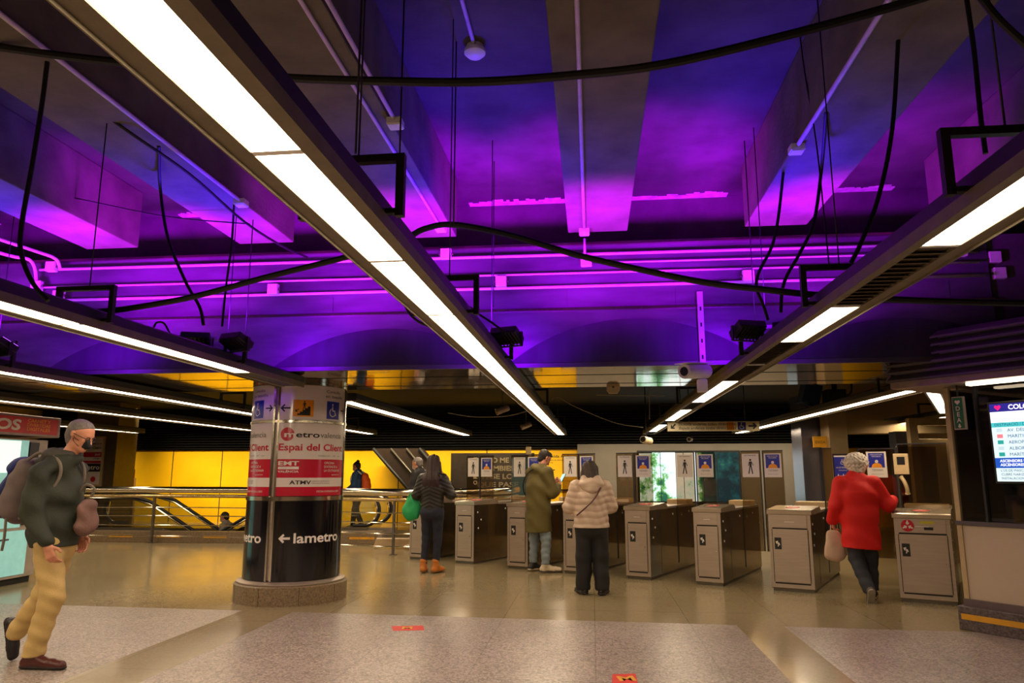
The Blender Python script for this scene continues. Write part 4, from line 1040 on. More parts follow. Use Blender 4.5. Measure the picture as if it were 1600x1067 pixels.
for px, Y, lb in (([(700, 645), (740, 651), (790, 650), (825, 642)], 12.5, 'white wire sagging in the dark left of the middle light run'),
                  ([(862, 624), (872, 621), (900, 636), (960, 660), (1005, 668)], 12.5, 'white wire sagging in the dark between the two long light runs'),
                  ([(1020, 604), (1015, 612), (1015, 655)], 12.0, 'short white wire hanging straight down in the dark hall'),
                  ([(932, 617), (990, 618), (1040, 618)], 12.0, 'thin horizontal pale wire in the dark hall')):
    o = cable(px, Y, lb, 0.007); o.data.materials[0] = mat('pale_wire', rgb(175, 165, 140), .5)
# loudspeaker/projector cluster on the right
p = at(1304, 612, Y=12.2)
t = thing('projector', 'black projector clutter with a blue box hanging above the right light run', 'projector', p); t.scale = (1.35, 1.35, 1.35)
mb = MB(); mb.box((-.12, -.1, -.14), (.1, .1, .02), bev=.01); mb.build('body', black_metal, t)
mb = MB(); mb.tube([(-.02, -.13, -.06), (-.02, -.09, -.06)], .05, 14); mb.build('lens_ring', rubber, t)
mb = MB(); mb.box((-.34, .0, -.2), (-.14, .25, .04), Matrix.Rotation(.25, 4, 'Y')); mb.build('blue_box', mat('navy_box', rgb(36, 48, 78), .35), t)
mb = MB(); mb.tube([(0, 0, 0), (0, 0, .12)], .03, 8); mb.tube(smooth_path([(.1, 0, -.05), (.18, 0, -.02), (.2, 0, .1)], 5), .012, 6); mb.build('clamp', black_metal, t)

# ================================================================== RIGHT BACKGROUND: LIFT FRONT, LINTEL, GLASS
def wbox(px0, px1, Y, z0, z1, depth, name, m, label, cat, bev=.005):
    a, b = at(px0, 740, Y=Y).x, at(px1, 740, Y=Y).x
    return solo(MB().box((a, Y, z0), (b, Y + depth, z1), bev=bev), name, m, label, cat)
t = wbox(1256, 1299, 14.6, 0, 2.9, .7, 'lift_shaft', mat('slate_steel', rgb(112, 110, 124), .25, .7, .2, .9), 'bluish steel shaft behind the lanes left of the red lady', 'shaft')
t = wbox(1300, 1329, 14.0, 0, 3.34, .5, 'steel_column', mat('warm_steel', rgb(185, 160, 120), .35, .5, .2, .8), 'square steel column left of the red lady', 'column')
p = at(1281, 690, Y=14.1)
t = thing('floor_sign', 'small yellow and black pictogram sign on the bluish shaft', 'sign', (p.x, 14.17, p.z - .1))
mb = MB(); mb.box((-.1, 0, 0), (.14, .02, .2)); mb.build('sign_plate', yellow_pt, t)
mb = MB(); ped_figure(mb, frame((-.14, -.003, .09), (1, 0, 0), (0, 0, 1)), 0, 0, .18); text_mb('EIXIDA', .05, frame((-.06, -.003, .07), (1, 0, 0), (0, 0, 1)), mb, width=.18); mb.build('symbol', ink, t)
t = wbox(1329, 1500, 14.3, 2.14, 2.38, .3, 'steel_lintel', _M['warm_steel'], 'steel lintel spanning between column and ticket office', 'lintel')
t = wbox(1329, 1500, 15.2, 2.40, 3.34, .15, 'cream_bulkhead', mat('cream_panel', rgb(200, 172, 130), .5, .2, .2, 1), 'cream bulkhead above the steel lintel at the right', 'bulkhead')
t = wbox(1428, 1441, 12.6, 0, 2.30, .14, 'door_post', mat('sand_post', rgb(190, 165, 125), .45, .2), 'sand coloured post behind the last ticket gate', 'post')
t = wbox(1441, 1500, 12.6, 2.18, 2.30, .14, 'metal_rail', _M['sand_post'], 'sand coloured rail joining the post to the ticket office', 'rail')
t = wbox(1405, 1426, 13.2, 0, 2.12, .3, 'dark_cabinet', mat('dark_cab', rgb(38, 32, 28), .4), 'narrow dark cabinet seen over the last ticket gate', 'cabinet')
t = wbox(1440, 1500, 13.0, 0, 1.98, .4, 'steel_cupboard', _M['warm_steel'], 'polished steel cupboard between the last gate and the ticket office', 'cupboard')
t = wbox(1404, 1466, 10.9, .98, 1.78, .02, 'glass_screen', smoked, 'smoked glass screen standing above the last ticket gate', 'glass screen', 0.002)
M8 = at(1258, 900, z=0)

# ================================================================== TICKET OFFICE
K = Vector((3.42, 7.55, 0)); KU = Vector((.6, -.8, 0)); KN = Vector((.8, .6, 0))
KRZ = math.atan2(-.8, .6)
def kface(px, py, off=0.0):
    """pixel -> (x, z) on the office's front face, off metres in front of it"""
    d = _ray(px, py); o = Vector((0, 0, CAM_H)); P0 = K - KN * off
    tt = (P0 - o).dot(KN) / d.dot(KN); p = o + d * tt
    return ((p - K).dot(KU), p.z)
t = thing('ticket_office', 'glazed ticket office on a dark granite base at the right edge', 'ticket office', K, KRZ)
LK = 4.5
mb = MB(); mb.box((-.03, -.09, 0), (LK, 1.9, .21), bev=.008); mb.build('granite_base', granite_d, t)
x1 = kface(1585, 970, .09)[0]
mb = MB(); mb.box((0.0, -.094, .095), (max(.6, x1), -.0905, .145)); mb.build('yellow_strip', yellow_pt, t)
mb = MB(); mb.box((0.0, -.03, .21), (LK, 1.85, .27)); mb.build('sill', mat('mauve_steel', rgb(105, 90, 92), .4, .3), t)
mb = MB(); mb.box((0.01, 0, .27), (LK, .06, .93)); mb.build('front_panel', mat('tan_panel', rgb(200, 180, 155), .4, .15, .06, 1.5), t)
mb = MB(); mb.box((0.01, .061, .27), (.05, 1.85, .93)); mb.build('side_panel', _M['tan_panel'], t)
mb = MB(); mb.box((-.005, -.02, .93), (LK, .5, .97), bev=.004); mb.build('counter', mat('mauve_counter', rgb(90, 78, 86), .4), t)
mb = MB(); mb.box((0.04, .02, .97), (LK, .028, 2.2)); mb.build('front_glass', kiosk_glass, t)
mb = MB(); mb.box((0.02, .05, .97), (.028, 1.85, 2.2)); mb.build('side_glass', kiosk_glass, t)
for i, (x, w_) in enumerate(((0.0, .045), (.27, .02), (2.2, .03))):
    mb = MB(); mb.box((x, -.012, .97 if i else .27), (x + w_, .045, 2.22)); mb.build('glazing_post', _M['sand_post'] if i == 0 else black_metal, t)
# roof with ribbed fascia
mb = MB(); mb.box((-.33, -.33, 2.23), (LK, 2.1, 2.29)); mb.build('roof_underside', mat('pale_soffit', rgb(165, 145, 135), .4, .3), t)
mb = MB()
for i in range(6):
    z = 2.29 + i * .075
    mb.prism([(-.36, -.36 + .0, z), (-.36, -.30, z + .06), (-.36, -.30, z + .075), (-.36, -.36, z + .02)], (LK + .36, 0, 0))
    mb.prism([(-.36, -.36, z), (-.30, -.36, z + .06), (-.30, -.36, z + .075), (-.36, -.36, z + .02)], (0, 2.4, 0))
mb.box((-.30, -.30, 2.29), (LK, 2.1, 2.74)); mb.build('ribbed_fascia', mat('fascia_steel', rgb(105, 96, 104), .4, .3), t)
mb = MB(); mb.box((.35, -.26, 2.20), (3.6, -.18, 2.226)); mb.build('strip_light', mat('strip_lit', (1, 1, 1, 1), .5, emit=6, emcol=DIFF_COL), t)
# interior
mb = MB(); mb.box((.05, 1.75, .97), (LK, 1.85, 2.2)); mb.build('back_wall', mat('office_back', rgb(120, 100, 80), .6), t)
mb = MB()
for z in (1.25, 1.5, 1.9, 2.1): mb.box((.1, 1.5, z), (2.2, 1.74, z + .015))
mb.box((.55, 1.45, .97), (.9, 1.74, 2.15)); mb.build('shelving', mat('dark_shelving', rgb(26, 26, 34), .4), t)
mb = MB(); mb.box((.1, .5, .9), (LK, 1.1, .95)); mb.build('desk', ink, t)
for x, r_ in ((.62, .5), (1.5, .2)):
    m = thing('monitor', 'dark monitor inside the ticket office behind the glass' if x < 1 else 'dark monitor inside the ticket office under the departures screen', 'monitor', K + KU * x + KN * .75 + Vector((0, 0, .95)), KRZ + r_, None)
    mb = MB(); mb.box((-.22, -.015, .1), (.22, .015, .42), bev=.005); mb.build('display', ink, m)
    mb = MB(); mb.box((-.02, 0.0, 0.01), (.02, .03, .15)); mb.box((-.1, -.08, 0), (.1, .1, .012)); mb.build('stand', steel_dark, m)
# laptop-like grey panel standing at the window
a_ = kface(1583, 800, -.3); 
lp = thing('document_tray', 'grey leaning panel on the ticket office counter, under the screen', 'panel', K + KU * (a_[0] + .1) + KN * .3 + Vector((0, 0, .97)), KRZ)
mb = MB(); mb.prism([(-.16, 0, 0), (.25, 0, 0), (.22, .08, .24), (-.2, .08, .24)], (0, .01, 0)); mb.build('panel', steel_dark, lp)
mb = MB(); mb.box((-.3, -.1, 0), (-.05, .05, .02)); mb.build('papers', paper, lp)
# slanting light fitting between the office roof and the lift
q0, q1 = at(1453, 606, z=2.25), at(1477, 648, z=2.25)
dq = (q1 - q0).normalized()
sl = thing('ceiling_light', 'short steep light fitting just left of the ticket office roof corner', 'ceiling light', q0, math.atan2(dq.y, dq.x) - math.pi / 2)
Lq = (q1 - q0).length
MB().box((-.09, 0, .012), (.09, Lq, .1), bev=.01).build('housing', _M['fascia_steel'], sl)
MB().box((-.055, Lq * .12, 0), (.055, Lq * .92, .0115)).build('diffuser', _M['strip_lit'], sl)
MB().tube([(0, .2, .1), (0, .2, Z_SOF - .03 - 2.25)], .008, 6).build('hanger', black_metal, sl)
# DEA sign
x0_, zt = kface(1488, 622, .1); x1_, zb = kface(1508, 669, .1)
t = thing('defibrillator_sign', 'narrow vertical green DEA defibrillator sign at the ticket office corner', 'sign', K + KU * ((x0_ + x1_) / 2) - KN * .1 + Vector((0, 0, zb)), KRZ)
w_ = abs(x1_ - x0_) / 2; h_ = zt - zb
mb = MB(); mb.box((-w_ - .01, 0, -.01), (w_ + .01, .03, h_ + .01)); mb.build('sign_frame', steel, t)
mb = MB(); mb.box((-w_, -.004, 0), (w_, -.0005, h_)); mb.build('sign_face', mat('dea_green', rgb(28, 92, 62), .35), t)
Fk = lambda x, z: frame((x, -.006, z), (1, 0, 0), (0, 0, 1))
def heart(mb, M, cx, cy, s, d=0):
    pts = []
    for k in range(24):
        a = 2 * math.pi * k / 24
        pts.append((cx + s * .058 * 16 * math.sin(a) ** 3, cy + s * .058 * (13 * math.cos(a) - 5 * math.cos(2 * a) - 2 * math.cos(3 * a) - math.cos(4 * a))))
    return flat_poly(mb, M, pts[::-1], d)
mb = MB(); heart(mb, Fk(0, h_ * .85), 0, 0, w_ * .62)
for i, ch in enumerate('DEA'): text_mb(ch, h_ * .14, Fk(0, h_ * (.58 - i * .19)), mb, align='CENTER', bold=.02)
arrow(mb, Fk(0, h_ * .08), 0, 0, h_ * .14, R(-90), 0, .34); mb.build('lettering', mat('pale_pink_ink', rgb(215, 195, 190), .5), t)
mb = MB(); mb.tube([(0, .015, h_), (0, .015, 2.23 - zb)], .008, 6); mb.build('hanger', black_metal, t)
# departures screen
x0_, zt = kface(1545, 632, .05); _, zb = kface(1558, 752, .05)
t = thing('departures_screen', 'bright blue and white departures screen headed COLÓN in the office window', 'screen', K + KU * x0_ - KN * .05 + Vector((0, 0, zb)), KRZ)
WS, HS = 1.35, zt - zb
def lit(nm, r, g, b, e=1.0): return mat(nm, (lin(r), lin(g), lin(b), 1), .3, emit=e, emcol=(lin(r), lin(g), lin(b)), var=0)
mb = MB(); mb.box((-.02, .005, -.02), (WS + .02, .05, HS + .02), bev=.006); mb.build('screen_case', black_metal, t)
def sb(z0, z1, m, nm): 
    mb = MB(); mb.box((0, 0.0, HS * z0), (WS, .0045, HS * z1)); mb.build(nm, m, t)
sb(.895, 1, lit('scr_navy', 38, 34, 130), 'title_bar'); sb(.755, .895, lit('scr_white', 235, 250, 252, 1.05), 'clock_bar'); sb(.695, .755, lit('scr_teal', 70, 190, 195), 'heading_bar')
sb(.30, .695, lit('scr_pale', 215, 240, 248, 1.0), 'list_area'); sb(.17, .30, lit('scr_blue', 20, 80, 185), 'notice_bar'); sb(.0, .17, lit('scr_white2', 215, 238, 240, 1.0), 'rules_area')
Fs = lambda x, z: frame((x, -.0015, HS * z), (1, 0, 0), (0, 0, 1))
dk = lit('scr_ink', 30, 70, 110, .8); wt = lit('scr_text', 255, 255, 255, 1.2)
mb = MB(); text_mb('COLÓN', HS * .06, Fs(.16, .92), mb, bold=.03); mb.build('lettering', wt, t)
mb = MB(); heart(mb, Fs(.07, .95), 0, 0, .03); mb.build('location_pin', lit('scr_pink', 220, 30, 120), t)
mb = MB(); text_mb('DESTINACIÓ / DESTINO', HS * .035, Fs(.03, .71), mb); mb.build('lettering', dk, t)
for i, s in enumerate(('AV. DEL CID', 'MARÍTIM - SERRERIA', 'AEROPORT', 'ALBORAYA - PERIS ARAGÓ', 'MARÍTIM - SERRERIA')):
    z = .635 - i * .078
    mb = MB(); text_mb(s, HS * .042, Fs(.13, z), mb); mb.build('lettering', dk, t)
    mb = MB(); rect(mb, Fs(.04, z - .003), 0, 0, .05, HS * .05); mb.build('line_badge', [lit('bdg_a', 190, 215, 225), lit('bdg_b', 235, 130, 140), lit('bdg_c', 40, 160, 150), _M.get('bdg_a') or ink, _M.get('bdg_c') or ink][i], t)
mb = MB(); text_mb('ASCENSORS FORA DE SERVEI', HS * .034, Fs(.04, .245), mb, bold=.03); text_mb('ASCENSORES FUERA DE SERVICIO', HS * .034, Fs(.04, .195), mb, bold=.03); mb.build('lettering', wt, t)
mb = MB()
for s, z in (("L'ÚS DE MASCARETA ÉS OBLIGATORI", .125), ('CUBRE NARIZ Y BOCA EN LAS', .075), ('INSTALACIONES', .025)): text_mb(s, HS * .03, Fs(.04, z), mb)
mb.build('lettering', dk, t)

# red floor stickers
for (px, lb) in ((((612, 978), (661, 977), (663, 984), (614, 985)), 'small red sticker on the pale terrazzo, farther of the two'),
                 (((957, 1053), (993, 1052), (997, 1068), (956, 1069)), 'red floor sticker cut by the lower edge of the photo')):
    q = [at(x, y, z=0.003) for x, y in px]
    c = sum(q, Vector()) / 4
    t = thing('floor_sticker', lb, 'sticker', (c.x, c.y, 0.001))
    mb = MB(); mb.prism([Vector((p.x, p.y, .0005)) for p in q], (0, 0, .0015)); mb.build('sticker', red_vin, t, world=True)
    ex = (q[2] - q[3]); 
    mb = MB(); M = frame(q[3] + Vector((0, 0, .0005)) + (q[0] - q[3]) * .3 + ex * .3, ex, Vector((-ex.y, ex.x, 0)))
    text_mb('M', (q[0] - q[3]).length * .45, M, mb, bold=.05); mb.build('mark', yellow_pt, t, world=True)

# ================================================================== PEOPLE: smooth blended distance fields turned into meshes
def surface_nets(f, org, h):
    """vertices and quads of the zero surface of the grid f (negative inside)"""
    s = f < 0
    nx, ny, nz = f.shape
    corners = [(i, j, k) for i in (0, 1) for j in (0, 1) for k in (0, 1)]
    cnt = np.zeros((nx - 1, ny - 1, nz - 1), np.int8)
    for i, j, k in corners: cnt += s[i:nx - 1 + i, j:ny - 1 + j, k:nz - 1 + k]
    act = (cnt > 0) & (cnt < 8)
    idx = np.argwhere(act)
    vid = -np.ones(act.shape, np.int32); vid[act] = np.arange(len(idx))
    pos = np.zeros((len(idx), 3)); num = np.zeros(len(idx))
    for a in range(8):
        for b in range(a + 1, 8):
            ca, cb = np.array(corners[a]), np.array(corners[b])
            if np.abs(ca - cb).sum() != 1: continue
            ia = idx + ca; ib = idx + cb
            fa = f[ia[:, 0], ia[:, 1], ia[:, 2]]; fb = f[ib[:, 0], ib[:, 1], ib[:, 2]]
            m = (fa < 0) != (fb < 0)
            t = np.where(m, fa / np.where(fa == fb, 1, fa - fb), 0)
            pos += m[:, None] * (ca + t[:, None] * (cb - ca)); num += m
    V = (idx + pos / num[:, None]) * h + np.array(org)
    Q = []
    for ax in range(3):
        sl0 = [slice(None)] * 3; sl1 = [slice(None)] * 3
        sl0[ax] = slice(0, -1); sl1[ax] = slice(1, None)
        d = s[tuple(sl0)] != s[tuple(sl1)]
        e = np.argwhere(d)
        u, w = (ax + 1) % 3, (ax + 2) % 3
        e = e[(e[:, u] > 0) & (e[:, w] > 0) & (e[:, u] < f.shape[u] - 1) & (e[:, w] < f.shape[w] - 1)]
        inside = s[e[:, 0], e[:, 1], e[:, 2]]
        def cell(du, dw):
            c = e.copy(); c[:, u] -= du; c[:, w] -= dw
            return vid[c[:, 0], c[:, 1], c[:, 2]]
        q = np.stack([cell(1, 1), cell(0, 1), cell(0, 0), cell(1, 0)], 1)
        q = np.where(inside[:, None], q, q[:, ::-1])
        Q.append(q[(q >= 0).all(1)])
    return V, np.concatenate(Q)

def cap(a, b, ra, rb=None, s=(1, 1, 1), k=0.02): return dict(a=a, b=b, ra=ra, rb=ra if rb is None else rb, s=s, k=k)
def ell(c, r, k=0.02):
    m = min(r); return dict(a=c, b=c, ra=m, rb=m, s=(r[0] / m, r[1] / m, r[2] / m), k=k)
def sdf_mesh(name, prims, h, m, parent, post=None, cut=None, smooth=1):
    A = []
    for p in prims:
        ra = max(p['ra'], p['rb']); s = np.array(p['s'], float)
        lo = np.minimum(p['a'], p['b']) - ra * s - 0.04; hi = np.maximum(p['a'], p['b']) + ra * s + 0.04
        A.append((lo, hi))
    lo = np.min([a[0] for a in A], 0); hi = np.max([a[1] for a in A], 0)
    n = np.ceil((hi - lo) / h).astype(int) + 2
    f = np.full(n, 0.05, np.float32)
    for p, (l, u) in zip(prims, A):
        i0 = np.maximum(((l - lo) / h).astype(int), 0); i1 = np.minimum(((u - lo) / h).astype(int) + 2, n)
        g = [lo[q] + np.arange(i0[q], i1[q]) * h for q in range(3)]
        X, Y, Z = np.meshgrid(*g, indexing='ij')
        s = np.array(p['s'], float); a = np.array(p['a'], float) / s; b = np.array(p['b'], float) / s
        X, Y, Z = X / s[0], Y / s[1], Z / s[2]
        ab = b - a; L = float(ab @ ab)
        t = np.clip(((X - a[0]) * ab[0] + (Y - a[1]) * ab[1] + (Z - a[2]) * ab[2]) / L, 0, 1) if L > 1e-9 else 0.0
        d = np.sqrt((X - a[0] - t * ab[0]) ** 2 + (Y - a[1] - t * ab[1]) ** 2 + (Z - a[2] - t * ab[2]) ** 2) - (p['ra'] + (p['rb'] - p['ra']) * t)
        d = d * (float(s.min()) if s.max() > 1.01 else 1.0)
        v = f[i0[0]:i1[0], i0[1]:i1[1], i0[2]:i1[2]]
        k = p['k']
        hh = np.clip(0.5 + 0.5 * (v - d) / k, 0, 1)
        f[i0[0]:i1[0], i0[1]:i1[1], i0[2]:i1[2]] = v + (d - v) * hh - k * hh * (1 - hh)
    g = [lo[q] + np.arange(n[q]) * h for q in range(3)]
    if post is not None or cut is not None:
        X, Y, Z = np.meshgrid(*g, indexing='ij')
        if post is not None: f = f + post(X, Y, Z)
        if cut is not None: f = np.maximum(f, cut(X, Y, Z))
    f[0] = f[-1] = 0.05; f[:, 0] = f[:, -1] = 0.05; f[:, :, 0] = f[:, :, -1] = 0.05
    V, Q = surface_nets(f, lo, h)
    me = bpy.data.meshes.new(name)
    me.from_pydata(V.tolist(), [], Q.tolist()); me.validate()
    bm = bmesh.new(); bm.from_mesh(me)
    # keep the big shells only
    bm.verts.ensure_lookup_table(); seen = set(); shells = []
    for v in bm.verts:
        if v.index in seen: continue
        st = [v]; seen.add(v.index); sh = []
        while st:
            q = st.pop(); sh.append(q)
            for e in q.link_edges:
                w = e.other_vert(q)
                if w.index not in seen: seen.add(w.index); st.append(w)
        shells.append(sh)
    big = max(len(s_) for s_ in shells)
    kill = [v for s_ in shells if len(s_) < big * 0.02 for v in s_]
    if kill: bmesh.ops.delete(bm, geom=kill, context='VERTS')
    for _ in range(smooth): bmesh.ops.smooth_vert(bm, verts=bm.verts, factor=0.5, use_axis_x=True, use_axis_y=True, use_axis_z=True)
    bmesh.ops.recalc_face_normals(bm, faces=bm.faces)
    for fc in bm.faces: fc.smooth = True
    bm.to_mesh(me); bm.free()
    me.materials.append(m)
    o = bpy.data.objects.new(name, me); C.objects.link(o); o.parent = parent
    return o
V3 = lambda *a: np.array(a, float)
def unit(v): v = np.array(v, float); return v / np.linalg.norm(v)
def hand(w, d, n, side, curl=0.5, s=1.0):
    """prims of a hand: w wrist, d towards the fingers, n palm normal, side the thumb direction"""
    w = V3(*w); d = unit(d); n = unit(np.array(n, float) - d * np.dot(n, d)); t = unit(np.array(side, float) - d * np.dot(side, d) - n * np.dot(side, n))
    P = [cap(w - d * .03, w + d * .02, .026 * s, .026 * s, k=.015)]
    lens = (.072, .080, .074, .058)
    for i in range(4):
        o = (0.030 - 0.020 * i) * s
        kn = w + d * .088 * s + t * o
        P.append(cap(w + t * o * .7 + d * .01, kn, .015 * s, .012 * s, k=.012))
        a1 = curl * (.8 + .12 * i); a2 = curl * (1.9 + .15 * i)
        p1 = kn + (d * math.cos(a1) + n * math.sin(a1)) * lens[i] * .55 * s
        p2 = p1 + (d * math.cos(a2) + n * math.sin(a2)) * lens[i] * .5 * s
        P += [cap(kn, p1, .0095 * s, .0088 * s, k=.003), cap(p1, p2, .0088 * s, .0075 * s, k=.003)]
    th0 = w + d * .025 * s + t * .028 * s; th1 = th0 + (d * .6 + t * .75 + n * .3) * .042 * s; th2 = th1 + (d * .9 + t * .15 + n * .4) * .032 * s
    P += [cap(th0, th1, .014 * s, .011 * s, k=.008), cap(th1, th2, .011 * s, .009 * s, k=.004)]
    return P
def head(c, fwd, up=(0, 0, 1), s=1.0):
    """skull, jaw, nose, ears and lips about c (centre of the skull)"""
    c = V3(*c); f = unit(fwd); u = unit(np.array(up, float) - f * np.dot(up, f)); r = np.cross(f, u)
    P = []
    A = lambda x, y, z: c + (r * x + f * y + u * z) * s
    P.append(ell(A(0, -.012, .025), (.076 * s, .076 * s, .086 * s), k=.02))
    P.append(cap(A(0, -.035, .03), A(0, .02, .035), .074 * s, .072 * s, k=.02))
    P.append(cap(A(0, .035, -.01), A(0, .048, -.075), .058 * s, .040 * s, k=.025))
    P.append(cap(A(-.03, .03, -.07), A(0, .066, -.09), .026 * s, .020 * s, k=.02)); P.append(cap(A(.03, .03, -.07), A(0, .066, -.09), .026 * s, .020 * s, k=.02))
    P.append(cap(A(-.03, .077, .022), A(.03, .077, .022), .014 * s, k=.012))
    P.append(cap(A(0, .085, .01), A(0, .108, -.032), .008 * s, .014 * s, k=.010)); P.append(cap(A(-.012, .095, -.036), A(.012, .095, -.036), .009 * s, k=.006))
    P.append(cap(A(-.018, .083, -.06), A(.018, .083, -.06), .009 * s, k=.006)); P.append(cap(A(-.016, .081, -.071), A(.016, .081, -.071), .009 * s, k=.006))
    for q in (-1, 1):
        P.append(cap(A(q * .040, .068, -.02), A(q * .034, .06, -.04), .016 * s, k=.02))
        P.append(cap(A(q * .078, -.008, .018), A(q * .074, .0, -.028), .013 * s, .009 * s, (1, 1, 1), k=.005))
        P.append(cap(A(q * .082, -.016, .02), A(q * .082, -.016, -.005), .010 * s, .009 * s, k=.005))
    return P
def headframe(c, fwd, up=(0, 0, 1), s=1.0):
    c = V3(*c); f = unit(fwd); u = unit(np.array(up, float) - f * np.dot(up, f)); r = np.cross(f, u)
    return lambda x, y, z: c + (r * x + f * y + u * z) * s
def folds(amp, fx=9, fz=16, seed=0.0):
    return lambda X, Y, Z: amp * (np.sin(fz * 2.1 * Z + 3.1 * np.sin(fx * X + seed) + 2 * Y * fx + seed) * .5 + np.sin(fx * 2.7 * X + 5 * Z + seed * 2 + 2.3 * np.sin(7 * Z + 4 * Y)) * .5 + .5 * np.sin(31 * Z + 17 * X + 23 * Y + seed))
def leg(hip, knee, ank, r=(.088, .06, .045), k=.03):
    return [cap(hip, knee, r[0], r[1], k=k), cap(knee, ank, r[1] * .98, r[2], k=k)]
def arm(sh, el, wr, r=(.052, .042, .030), k=.02):
    return [cap(sh, el, r[0], r[1], k=k), cap(el, wr, r[1], r[2], k=k)]
def shoe(name, ank, d, m, parent, L=.27, sole=None, h=.085, up=(0, 0, 1), high=0.0, h_=0.0055):
    """a shoe: ank = ankle point, d = toe direction"""
    d = unit(d); u = unit(np.array(up, float) - d * np.dot(up, d)); ank = V3(*ank)
    heel = ank - u * h - d * .045; toe = ank - u * (h - .012) + d * (L - .075)
    P = [cap(heel + u * .034, toe + u * .012, .036, .030, k=.02), cap(ank - d * .012, heel + u * .04 + d * .02, .043, .040, k=.03), cap(ank + d * .01, toe * .55 + ank * .45 - u * .01, .040, .034, k=.03),
         cap(toe - d * .06 + u * .02, toe + u * .008, .040, .036, (1, 1, 1), k=.02)]
    if high: P.append(cap(ank, ank + u * high, .045, .052, k=.02))
    fl = float(np.dot(heel, u))
    gr = float(np.dot(toe - u * 0.0, u)) 
    nrm = u
    lowest = np.dot(ank, u) - h - .0
    o = sdf_mesh(name, P, h_, m, parent, cut=lambda X, Y, Z: (lowest + .006) - (X * u[0] + Y * u[1] + Z * u[2]))
    if sole is not None:
        hh, tt = heel + u * .006, toe - u * .006
        r_ = np.cross(d, u)
        P = [cap(hh, tt, .040, .036, k=.01), cap(toe - d * .06 - u * .006, tt, .044, .040, k=.01)]
        so = sdf_mesh('sole', P, h_, sole, o, cut=lambda X, Y, Z: np.abs((X * u[0] + Y * u[1] + Z * u[2]) - (lowest + .010)) - .011)
    return o
def person(label, loc, rz): return thing('person', label, 'person', loc, rz)
def eyes(A, parent, s=1.0):
    for q in (-1, 1):
        mb = MB(); c = A(q * .032, .0745, .0)
        bmesh.ops.create_uvsphere(mb.bm, u_segments=12, v_segments=8, radius=.012 * s, matrix=Matrix.Translation(Vector(c)))
        mb.build('eye', mat('eye_dark', rgb(60, 48, 42), .2), parent)
hair_m = lambda n, c, r=.55: mat(n, c, r, 0, .35, 30, .5, 140, stretch=(3, 3, .5))

# ---- 1. man walking on the left with a backpack (local: x right hand side, y forward)
p = at(82, 1040, z=0)
P1 = person('man walking right in dark green jacket, beige trousers and black face mask, wearing a backpack', (-4.02, 5.42, 0), R(-90))
hc = (0.0, .035, 1.70); hf = (0, .92, -.36)
J = dict(pel=V3(0, -.08, .88), ch=V3(0, -.10, 1.28), nb=V3(0, -.06, 1.51))
shR, shL = V3(.185, -.11, 1.42), V3(-.185, -.11, 1.42)
elR, wrR = V3(.225, -.13, 1.14), V3(.235, .03, .90)
elL, wrL = V3(-.225, -.14, 1.14), V3(-.19, -.02, .94)
hipR, knR, anR = V3(.095, -.07, .88), V3(.10, .015, .51), V3(.10, -.095, .10)
hipL, knL, anL = V3(-.095, -.09, .88), V3(-.10, -.19, .50), V3(-.10, -.39, .25)
body = head(hc, hf) + [cap((0, -.05, 1.50), (0, .0, 1.64), .054, .052, k=.03), cap(J['pel'], J['ch'], .11, .12, (1.25, .85, 1), k=.05), cap(J['ch'], J['nb'], .12, .065, (1.3, .8, 1), k=.05)]
body += arm(shR, elR, wrR) + arm(shL, elL, wrL) + leg(hipR, knR, anR, (.08, .052, .038)) + leg(hipL, knL, anL, (.08, .052, .038))
body += [cap(anR, anR + V3(0, .13, -.055), .03, .026), cap(anL, anL + V3(0, -.035, -.12), .028, .024)]
body += hand(wrR + V3(0, .01, -.015), (0, .35, -.8), (-1, .1, -.1), (0, .8, .4), .6) + hand(wrL + V3(0, .01, -.01), (0, .25, -.9), (1, .1, -.1), (0, .9, .3), .6)
sdf_mesh('body', body, .0052, skin, P1)
A = headframe(hc, hf)
eyes(A, P1)
gh = hair_m('salt_pepper_hair', rgb(118, 108, 104))
HR = [ell(A(0, -.014, .032), (.081, .082, .090), k=.01), cap(A(0, -.04, .034), A(0, .016, .046), .078, .073, k=.02), cap(A(0, -.06, -.02), A(0, -.045, -.055), .058, .05, k=.02)]
def hair_cut(A, hl=.035, side=.02):
    c, f = A(0, 0, 0), A(0, 1, 0) - A(0, 0, 0); u = A(0, 0, 1) - A(0, 0, 0)
    def fn(X, Y, Z):
        y = (X - c[0]) * f[0] + (Y - c[1]) * f[1] + (Z - c[2]) * f[2]; z = (X - c[0]) * u[0] + (Y - c[1]) * u[1] + (Z - c[2]) * u[2]
        return np.minimum(np.maximum(y - side, -10.), hl + (.0 + y) * .6 - z + .0 * z) * 1.0
    return fn
sdf_mesh('hair', HR, .005, gh, P1, post=lambda X, Y, Z: .0012 * np.sin(190 * X + 40 * Z) * np.sin(170 * Y), cut=hair_cut(A, .04, -.012))
blk = mat('black_mask_cloth', rgb(14, 14, 18), .7)
sdf_mesh('face_mask', [cap(A(0, .062, -.03), A(0, .06, -.085), .045, .032, k=.02), cap(A(0, .085, -.03), A(0, .108, -.05), .026, .022, k=.02)], .005, blk, P1)
mb = MB()
for q in (-1, 1):
    for z in (-.03, -.07): mb.tube([A(q * .048, .06, z), A(q * .076, .02, z * .6), A(q * .088, -.012, .01)], .0022, 5)
mb.build('mask_loop', blk, P1)
mb = MB()
for q in (-1, 1):
    mb.tube([A(q * .033 + .024 * math.cos(a), .098, .0 + .018 * math.sin(a)) for a in np.linspace(0, 2 * math.pi, 17)], .003, 5)
    mb.tube([A(q * .057, .096, .004), A(q * .08, .04, .01), A(q * .086, -.01, .015)], .003, 5)
mb.build('glasses', ink, P1)
